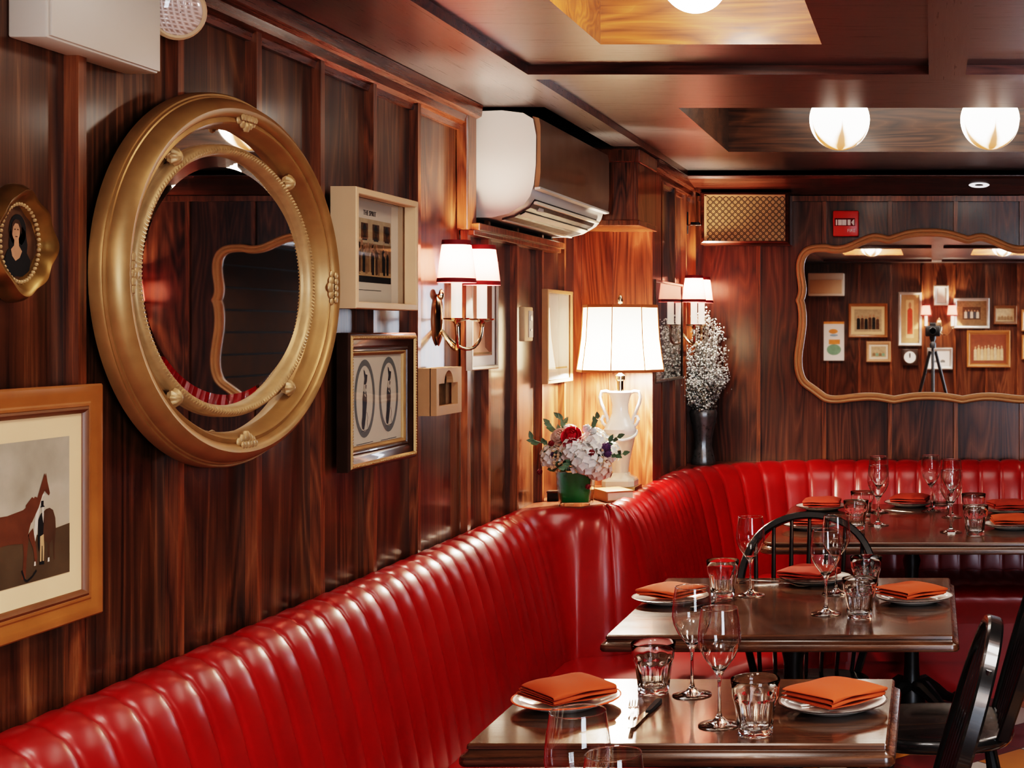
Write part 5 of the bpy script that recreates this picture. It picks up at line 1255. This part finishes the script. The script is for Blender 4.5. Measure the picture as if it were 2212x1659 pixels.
# grey vase with dried flowers in the far corner
gx, gy, gz = -1.045, 6.745, .9335
r = empty('grey_vase', (gx, gy, gz), 'tall mottled grey vase in the far corner behind the banquette', 'vase')
mb = MB(); mb.lathe([(0,0),(.052,0),(.055,.012),(.046,.045),(.039,.085),(.040,.12),(.050,.17),(.060,.215),(.062,.235),(.056,.25),(.052,.24),(.045,.17),(0,.1)], 32, mod=lambda a, z: 1+.025*math.cos(12*a)); mb.build('vessel', M['grey_vase'], r)
df = empty('dried_flower_bunch', (gx, gy, gz+.235), 'bunch of dusty white dried flowers in the grey corner vase', 'dried flowers')
rnd = random.Random(5); st = MB(); bl = MB(); bd = MB()
for i in range(120):
    while True:
        tx, tz = rnd.uniform(-.115,.14), rnd.uniform(.03,.46)
        lim = (.06+.3*tz) if tz < .24 else (.132-.42*(tz-.24) if tx > 0 else .09-.22*(tz-.22))
        if abs(tx) < max(.03, lim): break
    ty = rnd.uniform(-.10,.05); tip = Vector((max(tx, -.055) if tz > .0 and ty > .0 else max(tx, -.07), ty, tz)); b = Vector((rnd.gauss(0,.014), rnd.gauss(0,.012), -.05)); m = b.lerp(tip,.5)+Vector((0,0,.03))
    st.tube([b, m, tip], .0011, 4)
    for k in range(34):
        t = .45+.58*rnd.random(); p = m.lerp(tip, (t-.5)*2) if t > .5 else b.lerp(m, t*2)
        p = p+Vector((rnd.gauss(0,.011), rnd.gauss(0,.011), rnd.gauss(0,.011))); s = .0036+.004*rnd.random(); (bl if p.z > .13 or rnd.random() < .45 else bd).ball(p, s*.7, 5)  # lower blossoms more often take the darker stem colour
st.build('stems', M['stem'], df); tag(bl.build('blossoms', M['frost'], df), kind='stuff'); tag(bd.build('darker_blossoms', M['stem'], df), kind='stuff')

# ================= LIGHT AND CAMERA =========================================
W = bpy.data.worlds.new('room_air'); S.world = W; W.use_nodes = True
W.node_tree.nodes['Background'].inputs[0].default_value = (.05,.03,.02,1); W.node_tree.nodes['Background'].inputs[1].default_value = .5
def area(name, loc, target, size, e, col, sy=None, spread=180):
    l = bpy.data.lights.new(name, 'AREA'); l.energy = e; l.color = col; l.size = size; l.spread = math.radians(spread)
    if sy: l.shape = 'RECTANGLE'; l.size_y = sy
    o = bpy.data.objects.new(name, l); COL.objects.link(o); o.location = loc
    o.rotation_euler = (Vector(target)-Vector(loc)).to_track_quat('-Z', 'Y').to_euler(); return o
area('daylight', (1.6, -.75, 1.45), (-1.2, 4.2, 1.35), 1.1, 62, (.86,.93,1.0), 1.5)
for x, y, sx, sy, e, c in ((-.545, 3.0, .42, 1.0, 7, (1,.90,.79)), (.62, 3.0, .42, 1.0, 30, (1,.90,.79)), (-.545, .6, .42, 1.0, 48, (1,.90,.79)), (.62, .6, .42, 1.0, 48, (1,.90,.79)), (0, 5.25, 1.3, .7, 11, (1,.88,.74)), (1.83, .6, .42, 1.0, 40, (1,.9,.78)), (1.83, 3.0, .42, 1.0, 40, (1,.9,.78))):
    area('coffer_fill', (x, y, ZK-.03), (x, y+.001, 0), sx, e, c, sy)  # area panels added in the coffers to fill the room with light
l = bpy.data.lights.new('coffer_glow', 'POINT'); l.energy = 2; l.color = (1,.72,.42); l.shadow_soft_size = .04
o = bpy.data.objects.new('coffer_glow_light', l); COL.objects.link(o); o.location = (-.545, 3.0, 2.36)
cam = bpy.data.cameras.new('camera'); co = bpy.data.objects.new('camera', cam); COL.objects.link(co)
co.location = (0, 0, CZ); co.rotation_euler = (PI/2, 0, 0)
cam.sensor_fit = 'HORIZONTAL'; cam.sensor_width = 36; cam.lens = F/2212*36
cam.shift_x = (1106-VX)/2212; cam.shift_y = -(829.5-VY)/2212; cam.clip_start = .02
cam.dof.use_dof = False
S.camera = co
S.view_settings.view_transform = 'Filmic'; S.view_settings.look = 'Very High Contrast'; S.view_settings.exposure = 0.35
try:
    S.view_settings.use_white_balance = True; S.view_settings.white_balance_temperature = 6000; S.view_settings.white_balance_tint = 10
except Exception: pass
S.cycles.use_denoising = True
S.cycles.max_bounces = 10; S.cycles.transmission_bounces = 10; S.cycles.transparent_max_bounces = 16; S.cycles.glossy_bounces = 5; S.cycles.diffuse_bounces = 3
S.cycles.use_adaptive_sampling = True; S.cycles.adaptive_threshold = .03
S.cycles.sample_clamp_indirect = 6.0
S.cycles.blur_glossy = .5
